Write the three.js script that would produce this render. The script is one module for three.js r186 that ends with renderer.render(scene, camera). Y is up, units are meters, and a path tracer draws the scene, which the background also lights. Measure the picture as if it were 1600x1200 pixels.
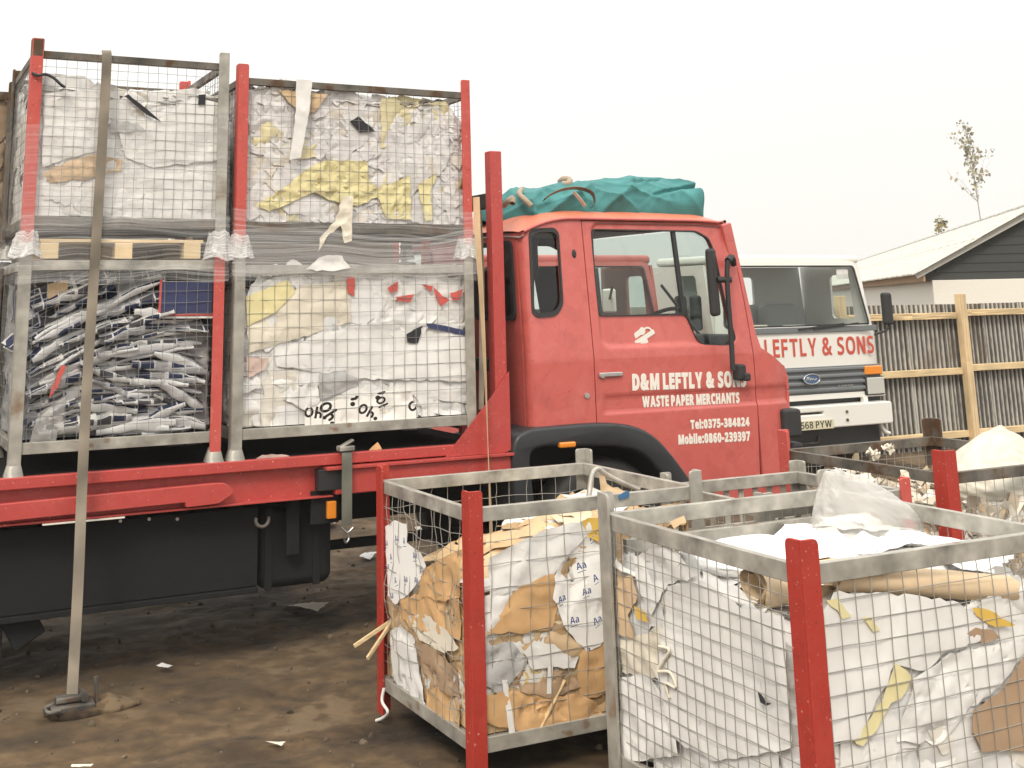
import * as THREE from 'three';
import { RoundedBoxGeometry } from 'three/addons/geometries/RoundedBoxGeometry.js';
import { TextGeometry } from 'three/addons/geometries/TextGeometry.js';
import { FontLoader } from 'three/addons/loaders/FontLoader.js';
import { TessellateModifier } from 'three/addons/modifiers/TessellateModifier.js';
import { ImprovedNoise } from 'three/addons/math/ImprovedNoise.js';
import { mergeGeometries, mergeVertices, toCreasedNormals } from 'three/addons/utils/BufferGeometryUtils.js';

// ---------------------------------------------------------------- camera, sky, sun, exposure
const scene = new THREE.Scene();
const EYE = 1.8, FPX = 1849, CXP = 704, CYP = 78;
const camera = new THREE.PerspectiveCamera(2 * Math.atan(600 / FPX) * 180 / Math.PI, 4 / 3, 0.1, 500);
camera.position.set(0, EYE, 0);
camera.rotation.set(12.06 * Math.PI / 180, -26.1 * Math.PI / 180, -0.99 * Math.PI / 180, 'YXZ');
camera.setViewOffset(1600, 1200, 800 - CXP, 600 - CYP, 1600, 1200);
camera.updateMatrixWorld(true);

const renderer = new THREE.WebGLRenderer({ antialias: true });
renderer.setSize(1024, 768);
renderer.toneMapping = THREE.LinearToneMapping;
renderer.toneMappingExposure = 1.3;
renderer.shadowMap.enabled = true;

const cloudy = (u, el) => { const a = u * 2 * Math.PI, c = Math.cos(el); return Math.sin(3 * c * Math.cos(a) + 5 * Math.sin(el) + 1) * 0.6 + Math.sin(7 * c * Math.sin(a) + 9 * Math.sin(el) + 2 * c * Math.cos(a)) * 0.4; };
const SKY_H = 128, SKY_W = 256, skyData = new Float32Array(SKY_W * SKY_H * 4);
for (let j = 0; j < SKY_H; j++) for (let i = 0; i < SKY_W; i++) {      // one even cover of cloud, brighter towards the zenith
  const el = ((j + 0.5) / SKY_H - 0.5) * Math.PI, s = Math.max(0, Math.sin(el));
  const L = 0.80 * (1 + 1.6 * s * s) * (1 + 0.035 * cloudy(i / SKY_W, el));
  skyData.set([L * 1.0, L * 0.985, L * 0.94, 1], (j * SKY_W + i) * 4);
}
const sky = new THREE.DataTexture(skyData, SKY_W, SKY_H, THREE.RGBAFormat, THREE.FloatType);
sky.mapping = THREE.EquirectangularReflectionMapping; sky.magFilter = THREE.LinearFilter; sky.minFilter = THREE.LinearFilter; sky.needsUpdate = true;
scene.background = sky; scene.environment = sky;

const sun = new THREE.DirectionalLight(0xfff1dc, 1.5);
sun.position.set(-7, 15, 7); sun.target.position.set(3, 0, -5);
sun.castShadow = true; sun.shadow.radius = 30; sun.shadow.mapSize.set(2048, 2048);
Object.assign(sun.shadow.camera, { left: -16, right: 16, top: 16, bottom: -16, near: 1, far: 60 });
scene.add(sun, sun.target);

// ---------------------------------------------------------------- helpers
const V3 = THREE.Vector3, R = THREE.MathUtils.degToRad;
function rng(seed) { let a = seed >>> 0; return () => { a = (a + 0x6d2b79f5) | 0; let t = Math.imul(a ^ (a >>> 15), 1 | a); t = (t + Math.imul(t ^ (t >>> 7), 61 | t)) ^ t; return ((t ^ (t >>> 14)) >>> 0) / 4294967296; }; }
const PN = new ImprovedNoise();
const noise = (x, y, z = 0) => PN.noise(x + 31.7, y + 11.3, z + 57.1);
const fbm = (x, y, z = 0, o = 4) => { let s = 0, a = 0.5, f = 1; for (let i = 0; i < o; i++) { s += a * noise(x * f, y * f, z * f + i * 7.3); a *= 0.5; f *= 2.03; } return s; };
const ridge = (x, y, z) => 1 - 2 * Math.abs(noise(x, y, z));
const crumple = (x, y, z, f) => 0.6 * ridge(x * f, y * f, z * f) + 0.28 * ridge(x * f * 2.3 + 5, y * f * 2.3, z * f * 2.3) + 0.14 * ridge(x * f * 5.1, y * f * 5.1 + 9, z * f * 5.1) - 0.5;
const clamp = THREE.MathUtils.clamp, lerp = THREE.MathUtils.lerp, sstep = (a, b, x) => { const t = clamp((x - a) / (b - a), 0, 1); return t * t * (3 - 2 * t); };

// the line of sight through a point of the photograph, met with a plane of the place
function ray(u, v) { return new V3((u - CXP) / FPX, -(v - CYP) / FPX, -1).applyEuler(camera.rotation); }
const onZ = (u, v, z) => { const d = ray(u, v); return d.multiplyScalar(z / d.z).add(camera.position); };
const onX = (u, v, x) => { const d = ray(u, v); return d.multiplyScalar(x / d.x).add(camera.position); };
const onY = (u, v, y) => { const d = ray(u, v); return d.multiplyScalar((y - EYE) / d.y).add(camera.position); };

const usedNames = new Map();
function numbered(name) { const n = usedNames.get(name) || 0; usedNames.set(name, n + 1); return n ? name + '_' + String(n).padStart(3, '0') : name; }
function tag(o, label, category, group) { o.userData.label = label; o.userData.category = category; if (group) o.userData.group = group; return o; }
function thing(name, label, category, pos = [0, 0, 0], turn = 0, group) {
  const o = new THREE.Group(); o.name = numbered(name); o.position.set(...pos); o.rotation.y = turn; scene.add(o);
  return tag(o, label, category, group);
}
function plain(g) {                                                   // position, normal and uv only (and colour when asked for), not indexed
  if (g.index) g = g.toNonIndexed();
  for (const k of Object.keys(g.attributes)) if (!['position', 'normal', 'uv', 'color'].includes(k)) g.deleteAttribute(k);
  if (!g.attributes.normal) g.computeVertexNormals();
  return g;
}
function boxUV(g, sx = 1, sy = sx) {                                  // uv in metres, along the face that each corner belongs to
  const p = g.attributes.position, n = g.attributes.normal, uv = new Float32Array(p.count * 2);
  for (let i = 0; i < p.count; i += 3) {
    let ax = 0, ay = 0, az = 0;
    for (let k = 0; k < 3; k++) { ax += Math.abs(n.getX(i + k)); ay += Math.abs(n.getY(i + k)); az += Math.abs(n.getZ(i + k)); }
    for (let k = 0; k < 3; k++) {
      const x = p.getX(i + k), y = p.getY(i + k), z = p.getZ(i + k);
      const [u, v] = ax >= ay && ax >= az ? [z, y] : ay >= az ? [x, z] : [x, y];
      uv[(i + k) * 2] = u / sx; uv[(i + k) * 2 + 1] = v / sy;
    }
  }
  g.setAttribute('uv', new THREE.BufferAttribute(uv, 2)); return g;
}
function obj(name, geos, mat, parent = scene, opt = {}) {
  geos = (Array.isArray(geos) ? geos : [geos]).map(plain);
  const color = geos.every((g) => g.attributes.color);
  for (const g of geos) { if (!color) g.deleteAttribute('color'); if (!g.attributes.uv) g.setAttribute('uv', new THREE.BufferAttribute(new Float32Array(g.attributes.position.count * 2), 2)); }
  let g = geos.length > 1 ? mergeGeometries(geos) : geos[0];
  if (!opt.keepUV) boxUV(g);
  if (opt.recentre) { g.computeBoundingBox(); const c = g.boundingBox.getCenter(new V3()); c.y = g.boundingBox.min.y; g.translate(-c.x, -c.y, -c.z); opt.at = c; }
  const m = new THREE.Mesh(g, mat); m.name = parent === scene ? numbered(name) : name; m.castShadow = m.receiveShadow = true;
  if (opt.at) m.position.copy(opt.at);
  if (opt.kind) m.userData.kind = opt.kind;
  if (opt.label) m.userData.label = opt.label;
  parent.add(m); return m;
}
const bx = (w, h, d, x = 0, y = 0, z = 0, r = 0.004) => (r ? new RoundedBoxGeometry(w, h, d, 1, Math.min(r, w / 2.1, h / 2.1, d / 2.1)) : new THREE.BoxGeometry(w, h, d)).translate(x, y, z);
const rg = (x0, x1, y0, y1, z0, z1, r) => bx(Math.abs(x1 - x0), Math.abs(y1 - y0), Math.abs(z1 - z0), (x0 + x1) / 2, (y0 + y1) / 2, (z0 + z1) / 2, r);
function bar(a, b, w, h, r = 0.003, up = new V3(0, 1, 0)) {           // a straight bar from a to b, w across, h along up
  a = new V3(...(a.isVector3 ? a.toArray() : a)); b = new V3(...(b.isVector3 ? b.toArray() : b));
  const d = b.clone().sub(a), L = d.length(); d.normalize();
  const x = new V3().crossVectors(up, d); if (x.lengthSq() < 1e-4) x.set(1, 0, 0); x.normalize();
  const y = new V3().crossVectors(d, x), m = new THREE.Matrix4().makeBasis(x, y, d).setPosition(a.add(b).multiplyScalar(0.5));
  return bx(w, h, L, 0, 0, 0, r).applyMatrix4(m);
}
const tube = (pts, r, n = 24, sides = 6) => new THREE.TubeGeometry(new THREE.CatmullRomCurve3(pts.map((p) => (p.isVector3 ? p : new V3(...p)))), n, r, sides, false);
const cyl = (r0, r1, h, n = 16) => new THREE.CylinderGeometry(r0, r1, h, n);
function shape(pts) { const s = new THREE.Shape(); pts.forEach(([x, y], i) => (i ? s.lineTo(x, y) : s.moveTo(x, y))); s.closePath(); return s; }
function rounded(pts, r) {                                            // a closed outline with its corners rounded
  const out = [], n = pts.length;
  for (let i = 0; i < n; i++) {
    const p = new THREE.Vector2(...pts[i]), a = new THREE.Vector2(...pts[(i + n - 1) % n]), b = new THREE.Vector2(...pts[(i + 1) % n]);
    const rr = Math.min(r, p.distanceTo(a) * 0.45, p.distanceTo(b) * 0.45), s = p.clone().lerp(a, rr / p.distanceTo(a)), e = p.clone().lerp(b, rr / p.distanceTo(b));
    for (let k = 0; k <= 5; k++) { const t = k / 5; out.push([(1 - t) * (1 - t) * s.x + 2 * t * (1 - t) * p.x + t * t * e.x, (1 - t) * (1 - t) * s.y + 2 * t * (1 - t) * p.y + t * t * e.y]); }
  }
  return out;
}
function sliced(g, step, extra = []) {                                // cuts the triangles along an even grid of x and y, so that bends run straight
  if (g.index) g = g.toNonIndexed(); let tri = [...Array(g.attributes.position.count / 3).keys()].map((t) => [0, 1, 2].map((k) => [0, 1, 2].map((c) => Math.fround(g.attributes.position.getComponent(t * 3 + k, c)))));
  g.computeBoundingBox(); const b = g.boundingBox;
  const cut = (list, ax, c) => { const out = []; for (const t of list) { const s = t.map((v) => v[ax] - c); if (Math.max(...s) <= 1e-6 || Math.min(...s) >= -1e-6) { out.push(t); continue; } for (const sg of [1, -1]) { const poly = []; for (let i = 0; i < 3; i++) { const j = (i + 1) % 3, a = s[i] * sg, d = s[j] * sg; if (a >= 0) poly.push(t[i]); if ((a > 0 && d < 0) || (a < 0 && d > 0)) { const [p, q, sp, sq] = t[i][0] + t[i][1] * 3 + t[i][2] * 7 < t[j][0] + t[j][1] * 3 + t[j][2] * 7 ? [t[i], t[j], s[i], s[j]] : [t[j], t[i], s[j], s[i]], k = sp / (sp - sq); poly.push(p.map((v, m) => (m === ax ? c : v + (q[m] - v) * k))); } } for (let i = 1; i < poly.length - 1; i++) out.push([poly[0], poly[i], poly[i + 1]]); } } return out; };
  const halves = (list, ax, lv) => { if (!lv.length || !list.length) return list; const m = lv.length >> 1, c = lv[m], all = cut(list, ax, c), lo = [], hi = []; for (const t of all) ((t[0][ax] + t[1][ax] + t[2][ax]) / 3 < c ? lo : hi).push(t); return halves(lo, ax, lv.slice(0, m)).concat(halves(hi, ax, lv.slice(m + 1))); };
  const X = [], Y = [...extra]; for (let x = b.min.x + step; x < b.max.x; x += step) X.push(x); for (let y = b.min.y + step; y < b.max.y; y += step) if (extra.every((e) => Math.abs(e - y) > step * 0.3)) Y.push(y); Y.sort((p, q) => p - q);
  tri = halves(halves(tri, 0, X), 1, Y); const o = new THREE.BufferGeometry(); o.setAttribute('position', new THREE.Float32BufferAttribute(tri.flat(2), 3)); return o;
}
function pressed(outline, holes, depth, zfun, edge = 0.04, crease = 0.6, extra = []) {  // sheet metal: an outline with openings, bent by zfun
  const s = shape(outline); for (const h of holes) s.holes.push(shape(h));
  let g = new THREE.ExtrudeGeometry(s, { depth, bevelEnabled: false, curveSegments: 4 }); g.translate(0, 0, -depth);
  g = sliced(g, edge, extra);
  const p = g.attributes.position;
  for (let i = 0; i < p.count; i++) p.setZ(i, p.getZ(i) + zfun(p.getX(i), p.getY(i)));
  return toCreasedNormals(mergeVertices(g, 2e-5), crease);
}
function segDist(px, py, poly) {
  let best = 1e9;
  for (let i = 0; i < poly.length; i++) {
    const [ax, ay] = poly[i], [bx_, by] = poly[(i + 1) % poly.length], dx = bx_ - ax, dy = by - ay;
    const t = clamp(((px - ax) * dx + (py - ay) * dy) / (dx * dx + dy * dy + 1e-12), 0, 1);
    best = Math.min(best, Math.hypot(px - ax - t * dx, py - ay - t * dy));
  }
  return best;
}
class Wires {                                                         // many thin rods in one mesh
  constructor() { this.p = []; this.n = []; this.i = []; }
  rod(pts, r, sides = 4) {
    const base = this.p.length / 3, d = new V3(), a = new V3(), b = new V3();
    pts.forEach((q, k) => {
      d.subVectors(pts[Math.min(k + 1, pts.length - 1)], pts[Math.max(k - 1, 0)]).normalize();
      a.crossVectors(d, Math.abs(d.y) > 0.9 ? new V3(1, 0, 0) : new V3(0, 1, 0)).normalize(); b.crossVectors(d, a);
      for (let s = 0; s < sides; s++) {
        const t = (s + 0.5) / sides * Math.PI * 2, c = Math.cos(t), e = Math.sin(t), nx = a.x * c + b.x * e, ny = a.y * c + b.y * e, nz = a.z * c + b.z * e;
        this.p.push(q.x + nx * r, q.y + ny * r, q.z + nz * r); this.n.push(nx, ny, nz);
      }
      if (k) for (let s = 0; s < sides; s++) { const o = base + (k - 1) * sides, s2 = (s + 1) % sides; this.i.push(o + s, o + s2, o + sides + s, o + s2, o + sides + s2, o + sides + s); }
    });
  }
  geo() { const g = new THREE.BufferGeometry(); g.setAttribute('position', new THREE.Float32BufferAttribute(this.p, 3)); g.setAttribute('normal', new THREE.Float32BufferAttribute(this.n, 3)); g.setIndex(this.i); return g; }
}

// ---------------------------------------------------------------- materials
function dataTex(n, fn, { srgb = true, m = n } = {}) {                 // fn(u, v) -> [r, g, b] in 0..1; a tile of noise repeats because it is read on a torus
  const d = new Uint8Array(n * m * 4);
  for (let j = 0; j < m; j++) for (let i = 0; i < n; i++) { const c = fn(i / n, j / m); for (let k = 0; k < 3; k++) d[(j * n + i) * 4 + k] = clamp(c[k], 0, 1) * 255; d[(j * n + i) * 4 + 3] = 255; }
  const t = new THREE.DataTexture(d, n, m); t.wrapS = t.wrapT = THREE.RepeatWrapping; t.magFilter = THREE.LinearFilter; t.minFilter = THREE.LinearMipmapLinearFilter; t.generateMipmaps = true;
  if (srgb) t.colorSpace = THREE.SRGBColorSpace; t.needsUpdate = true; return t;
}
function tile(f, seed, oct = 4) {                                     // noise that repeats every unit square
  return (u, v) => { let s = 0, a = 0.5, ff = f; for (let o = 0; o < oct; o++) { const n = (x, y) => noise(x * ff, y * ff, seed + o * 9.1); const bu = u, bv = v;
    s += a * (n(bu, bv) * (1 - u) * (1 - v) + n(bu - 1, bv) * u * (1 - v) + n(bu, bv - 1) * (1 - u) * v + n(bu - 1, bv - 1) * u * v) * 1.35; a *= 0.5; ff *= 2; } return s; };
}
function canvasTex(w, h, draw, srgb = true) {
  const c = document.createElement('canvas'); c.width = w; c.height = h; draw(c.getContext('2d'), w, h);
  const t = new THREE.CanvasTexture(c); t.wrapS = t.wrapT = THREE.RepeatWrapping; if (srgb) t.colorSpace = THREE.SRGBColorSpace; t.anisotropy = 4; return t;
}
const std = (o) => new THREE.MeshStandardMaterial({ side: THREE.DoubleSide, ...o });
const phy = (o) => new THREE.MeshPhysicalMaterial({ side: THREE.DoubleSide, ...o });
const lin = (r, g, b) => new THREE.Color().setRGB(r, g, b);

// a painted surface: even colour, rubbed patches, chips and scratches that show what is under the paint
function paintTex(base, under, seed, wear = 1) {
  return canvasTex(1024, 1024, (c, w, h) => {
    const r = rng(seed); c.fillStyle = base; c.fillRect(0, 0, w, h);
    for (let i = 0; i < 260; i++) { c.fillStyle = r() < 0.5 ? 'rgba(255,255,255,0.018)' : 'rgba(30,10,5,0.03)'; c.beginPath(); c.ellipse(r() * w, r() * h, 8 + r() * 70, 4 + r() * 40, r() * 3, 0, 7); c.fill(); }
    for (let i = 0; i < 900 * wear; i++) { c.fillStyle = r() < 0.55 ? under : 'rgba(40,20,15,0.5)'; const s = 0.6 + r() * r() * 4.2; c.globalAlpha = 0.25 + r() * 0.6; c.beginPath(); c.ellipse(r() * w, r() * h, s, s * (0.4 + r()), r() * 3, 0, 7); c.fill(); }
    c.globalAlpha = 1;
    for (let i = 0; i < 60 * wear; i++) { c.strokeStyle = r() < 0.5 ? under : 'rgba(50,25,20,0.4)'; c.globalAlpha = 0.15 + r() * 0.45; c.lineWidth = 0.6 + r() * 1.4; const x = r() * w, y = r() * h, a = r() * 6.3, l = 10 + r() * 90; c.beginPath(); c.moveTo(x, y); c.lineTo(x + Math.cos(a) * l, y + Math.sin(a) * l); c.stroke(); }
    c.globalAlpha = 1;
  });
}
const tA = tile(5, 3), tB = tile(17, 11, 3), tC = tile(3, 21);
const galvTex = dataTex(512, (u, v) => { const a = tA(u, v), b = tB(u, v), rust = sstep(0.16, 0.34, tC(u, v) + 0.35 * b); const g = 0.64 + a * 0.24 + b * 0.16; return [lerp(g, 0.47, rust * 0.8), lerp(g * 0.98, 0.38, rust * 0.8), lerp(g * 0.93, 0.30, rust * 0.8)]; });
const steelTex = dataTex(512, (u, v) => { const a = tA(v, u), b = tB(u, v), rust = sstep(0.02, 0.3, tC(v, u) + 0.4 * b); const g = 0.40 + a * 0.24 + b * 0.14; return [lerp(g, 0.34, rust), lerp(g * 0.96, 0.25, rust), lerp(g * 0.9, 0.18, rust)]; });
const roughTex = dataTex(256, (u, v) => { const g = 0.72 + tA(u, v) * 0.5; return [g, g, g]; }, { srgb: false });
const paperTex = dataTex(512, (u, v) => { const g = 0.95 + tA(u, v) * 0.07 + tB(u, v) * 0.05; return [g, g, g]; });
const bumpTex = dataTex(512, (u, v) => { const g = 0.5 + tA(u, v) * 0.5 + tB(u, v) * 0.4; return [g, g, g]; }, { srgb: false });
const kraftTex = dataTex(512, (u, v) => { const g = 1 + tA(u, v) * 0.16 + tB(u, v) * 0.1; return [0.80 * g, 0.645 * g, 0.46 * g]; });
const woodTex = dataTex(512, (u, v) => { const g = 0.9 + 0.3 * tile(2, 5, 3)(u * 0.999, v) + 0.26 * noise(u * 3, v * 60, 4) * Math.sin(v * Math.PI); const k = 0.5 + 0.5 * noise(u * 2, v * 9, 8); return [0.90 * g, (0.77 + 0.05 * k) * g, (0.59 + 0.06 * k) * g]; });
const woodTexV = dataTex(512, (u, v) => { const g = 0.92 + 0.2 * tile(3, 5, 3)(u, v) + 0.22 * noise(v * 3, u * 60, 4) * Math.sin(u * Math.PI); const k = 0.5 + 0.5 * noise(v * 2, u * 9, 8); return [0.90 * g, (0.77 + 0.05 * k) * g, (0.60 + 0.06 * k) * g]; });
const clothTex = dataTex(256, (u, v) => { const w = 0.06 * (Math.sin(u * 402) * 0.5 + Math.sin(v * 402) * 0.5), g = 0.92 + w + tA(u, v) * 0.25; return [0.27 * g, 0.53 * g, 0.53 * g]; });
const webTex = dataTex(128, (u, v) => { const g = 0.92 + 0.03 * Math.sin(v * 402) + tA(u, v) * 0.35; return [0.535 * g, 0.50 * g, 0.45 * g]; });
const mudMap = dataTex(1024, (u, v) => { const a = tile(4, 31, 5)(u, v), b = tile(23, 37, 4)(u, v), s = sstep(0.12, 0.3, a + b * 0.5), w = sstep(0.1, 0.35, -a + 0.4 * b); const g = 0.335 + a * 0.21 + b * 0.22; return [lerp(lerp(g, 0.43, s), g * 0.74, w), lerp(lerp(g * 0.81, 0.365, s), g * 0.57, w), lerp(lerp(g * 0.58, 0.28, s), g * 0.40, w)]; });
const mudBump = dataTex(512, (u, v) => { const g = 0.5 + tile(9, 41, 5)(u, v) * 0.9; return [g, g, g]; }, { srgb: false });

const M = {
  galv: std({ map: galvTex, metalness: 0.2, roughness: 0.62, roughnessMap: roughTex, bumpMap: bumpTex, bumpScale: 0.0008 }),
  steel: std({ map: steelTex, metalness: 0.3, roughness: 0.7, bumpMap: bumpTex, bumpScale: 0.0012 }),
  wire: std({ color: lin(0.38, 0.37, 0.34), metalness: 0.4, roughness: 0.6 }),
  wireDark: std({ color: lin(0.27, 0.27, 0.265), metalness: 0.3, roughness: 0.7 }),
  cageRed: std({ map: paintTex('#a83227', '#c9a898', 5, 2.0), roughness: 0.6, bumpMap: bumpTex, bumpScale: 0.0006 }),
  cageRedWorn: std({ map: paintTex('#bf524b', '#cfc0b4', 6, 2.2), roughness: 0.7, bumpMap: bumpTex, bumpScale: 0.0006 }),
  cabRed: phy({ map: paintTex('#c45e57', '#7d5a50', 7, 0.9), roughness: 0.45, clearcoat: 0.6, clearcoatRoughness: 0.12 }),
  roofRed: phy({ map: paintTex('#d07658', '#c9a894', 8, 0.3), roughness: 0.5, clearcoat: 0.25, clearcoatRoughness: 0.35 }),
  railRed: phy({ map: paintTex('#b5443f', '#d0b0a4', 9, 1.4), roughness: 0.48, clearcoat: 0.3, clearcoatRoughness: 0.3 }),
  black: std({ color: lin(0.022, 0.023, 0.025), roughness: 0.55 }),
  chassis: phy({ color: lin(0.020, 0.021, 0.022), specularIntensity: 0.25, roughness: 0.8, bumpMap: bumpTex, bumpScale: 0.004 }),
  rubber: std({ color: lin(0.028, 0.028, 0.03), roughness: 0.7, bumpMap: bumpTex, bumpScale: 0.001 }),
  mudguard: std({ color: lin(0.030, 0.033, 0.037), roughness: 0.38, bumpMap: bumpTex, bumpScale: 0.0015 }),
  glass: phy({ color: lin(0.86, 0.9, 0.88), transmission: 1, roughness: 0.03, thickness: 0, ior: 1.5 }),
  cabLining: std({ color: lin(0.56, 0.57, 0.56), roughness: 0.95 }),
  bunched: phy({ color: lin(0.80, 0.80, 0.79), roughness: 0.4, clearcoat: 0.5 }),
  headlining: std({ color: lin(0.32, 0.33, 0.31), roughness: 0.95 }),
  seat: std({ color: lin(0.035, 0.035, 0.037), roughness: 0.85, bumpMap: bumpTex, bumpScale: 0.002 }),
  chrome: std({ color: lin(0.6, 0.6, 0.6), metalness: 0.9, roughness: 0.28 }),
  mirror: std({ color: lin(0.85, 0.86, 0.86), metalness: 1, roughness: 0.04 }),
  white: phy({ color: lin(0.78, 0.77, 0.73), roughness: 0.42, clearcoat: 0.4, clearcoatRoughness: 0.2 }),
  decal: std({ color: lin(0.80, 0.77, 0.70), roughness: 0.6 }),
  decalRed: std({ color: lin(0.56, 0.085, 0.055), roughness: 0.5 }),
  grille: std({ color: lin(0.16, 0.175, 0.185), roughness: 0.5 }),
  amber: phy({ color: lin(0.80, 0.27, 0.03), roughness: 0.2, clearcoat: 0.6 }),
  lens: phy({ color: lin(0.52, 0.53, 0.50), roughness: 0.18, clearcoat: 0.8 }),
  plate: std({ color: lin(0.62, 0.58, 0.42), roughness: 0.5 }),
  timber: std({ map: woodTex, roughness: 0.85, bumpMap: bumpTex, bumpScale: 0.0015 }),
  timberUpright: std({ map: woodTexV, roughness: 0.85, bumpMap: bumpTex, bumpScale: 0.0015 }),
  webbing: std({ map: webTex, roughness: 0.92 }),
  webGrey: std({ map: webTex, color: lin(0.62, 0.72, 0.74), roughness: 0.9 }),
  paper: std({ map: paperTex, vertexColors: true, roughness: 0.9, bumpMap: bumpTex, bumpScale: 0.0012 }),
  kraft: std({ map: kraftTex, roughness: 0.88, bumpMap: bumpTex, bumpScale: 0.0014 }),
  tarp: std({ map: clothTex, roughness: 0.82, bumpMap: bumpTex, bumpScale: 0.004 }),
  rope: std({ color: lin(0.36, 0.29, 0.22), roughness: 0.95 }),
  polythene: phy({ color: lin(0.88, 0.87, 0.85), roughness: 0.28, transmission: 0.75, thickness: 0, ior: 1.3, clearcoat: 0.3 }),
};
const tone = (r, g, b, o = {}) => std({ map: paperTex, color: lin(r, g, b), roughness: 0.88, bumpMap: bumpTex, bumpScale: 0.0012, ...o });
const PAPER = { white: tone(0.84, 0.83, 0.81), cream: tone(0.81, 0.75, 0.63), grey: tone(0.5, 0.5, 0.5), yellow: tone(0.80, 0.72, 0.40), gold: tone(0.76, 0.50, 0.10), brown: M.kraft, red: tone(0.62, 0.12, 0.10), pink: tone(0.68, 0.52, 0.46), navy: tone(0.05, 0.06, 0.14), black: tone(0.03, 0.03, 0.035), card: tone(0.44, 0.30, 0.19), tan: tone(0.69, 0.50, 0.31) };

// ---------------------------------------------------------------- the ground
{
  const N = 300, S = 240, g = new THREE.PlaneGeometry(1, 1, N, N); g.rotateX(-Math.PI / 2);
  const p = g.attributes.position, uv = g.attributes.uv;
  const warp = (t) => { const a = Math.abs(t * 2); return Math.sign(t) * (a < 0.85 ? a * 10 : 8.5 + Math.pow((a - 0.85) / 0.15, 2.2) * (S - 8.5)); };
  for (let i = 0; i < p.count; i++) {
    const x = 3 + warp(p.getX(i)), z = -6 + warp(p.getZ(i)), near = 1 - sstep(7, 12, Math.hypot(x - 3, z + 6));
    const h = near * (0.035 * fbm(x * 1.1, z * 1.6, 2) + 0.022 * fbm(x * 5, z * 7, 5) + 0.02 * Math.max(0, ridge(x * 2.1, z * 3.4, 8) - 0.55)) - 0.012;
    p.setXYZ(i, x, h, z); uv.setXY(i, x / 2.6, z / 2.6);
  }
  g.computeVertexNormals();
  const mud = std({ map: mudMap, roughness: 0.93, bumpMap: mudBump, bumpScale: 0.035 });
  const m = new THREE.Mesh(g, mud); m.name = 'ground'; m.receiveShadow = true; m.userData.kind = 'structure'; m.userData.label = 'brown trodden earth of the yard'; scene.add(m);
  // stones and hard crumbs of earth trodden into the yard
  const rnd = rng(77), g1 = new THREE.IcosahedronGeometry(1, 1); { const q = g1.attributes.position; for (let i = 0; i < q.count; i++) { const v = new V3().fromBufferAttribute(q, i), k = 1 + 0.5 * noise(v.x * 1.3, v.y * 1.3, v.z * 1.3); q.setXYZ(i, v.x * k, v.y * k * 0.6, v.z * k); } g1.computeVertexNormals(); }
  const st = new THREE.InstancedMesh(g1, std({ color: 0xffffff, roughness: 0.95 }), 3400), mm = new THREE.Matrix4(), qq = new THREE.Quaternion(), ee = new THREE.Euler();
  const ground = (x, z) => { const near = 1 - sstep(7, 12, Math.hypot(x - 3, z + 6)); return near * (0.035 * fbm(x * 1.1, z * 1.6, 2) + 0.022 * fbm(x * 5, z * 7, 5) + 0.02 * Math.max(0, ridge(x * 2.1, z * 3.4, 8) - 0.55)) - 0.012; };
  for (let i = 0; i < 3400; i++) { const cl = rnd() < 0.6, x = -1 + rnd() * 8, z = -3.2 - rnd() * 6.5, keep = fbm(x * 1.7, z * 1.7, 12) > (cl ? -0.02 : -1), s = keep ? 0.003 + 0.014 * Math.pow(rnd(), 4) : 0.0025; mm.compose(new V3(x, ground(x, z) + s * 0.15, z), qq.setFromEuler(ee.set(rnd() * 6, rnd() * 6, rnd() * 6)), new V3(s, s, s)); st.setMatrixAt(i, mm); const t = 0.5 + rnd() * 0.9; st.setColorAt(i, lin(0.115 * t, 0.088 * t, 0.06 * t)); }
  st.name = 'gravel'; st.userData.kind = 'stuff'; st.userData.label = 'small stones and crumbs of earth strewn over the yard'; st.userData.category = 'gravel'; st.castShadow = st.receiveShadow = true; scene.add(st);
}

// ---------------------------------------------------------------- wire cages
function flange(w, h, t, rTop) {                                      // one leg of an angle iron, standing, top corner rounded
  const s = new THREE.Shape(); s.moveTo(0, 0); s.lineTo(w, 0); s.lineTo(w, h - rTop); s.quadraticCurveTo(w, h, w - rTop, h); s.lineTo(0, h); s.closePath();
  return new THREE.ExtrudeGeometry(s, { depth: t, bevelEnabled: true, bevelThickness: 0.0015, bevelSize: 0.0015, bevelOffset: -0.0015, bevelSegments: 1, curveSegments: 5 });
}
function anglePost(w, h, sx, sz, t = 0.008, rTop = 0.018) {           // outer corner at the origin, legs running sx in x and sz in z
  const a = flange(w, h, t, rTop), b = flange(w - t - 0.001, h, t, rTop); b.rotateY(-Math.PI / 2); b.translate(t, 0, t + 0.001);
  const g = mergeGeometries([plain(a), plain(b)]); g.scale(sx, 1, sz);
  if (sx * sz < 0) { const p = g.attributes.position, n = g.attributes.normal; for (let i = 0; i < p.count; i += 3) for (const q of [p, n]) { const c = [q.getX(i), q.getY(i), q.getZ(i)]; q.setXYZ(i, q.getX(i + 1), q.getY(i + 1), q.getZ(i + 1)); q.setXYZ(i + 1, ...c); } }
  return g;
}
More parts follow.
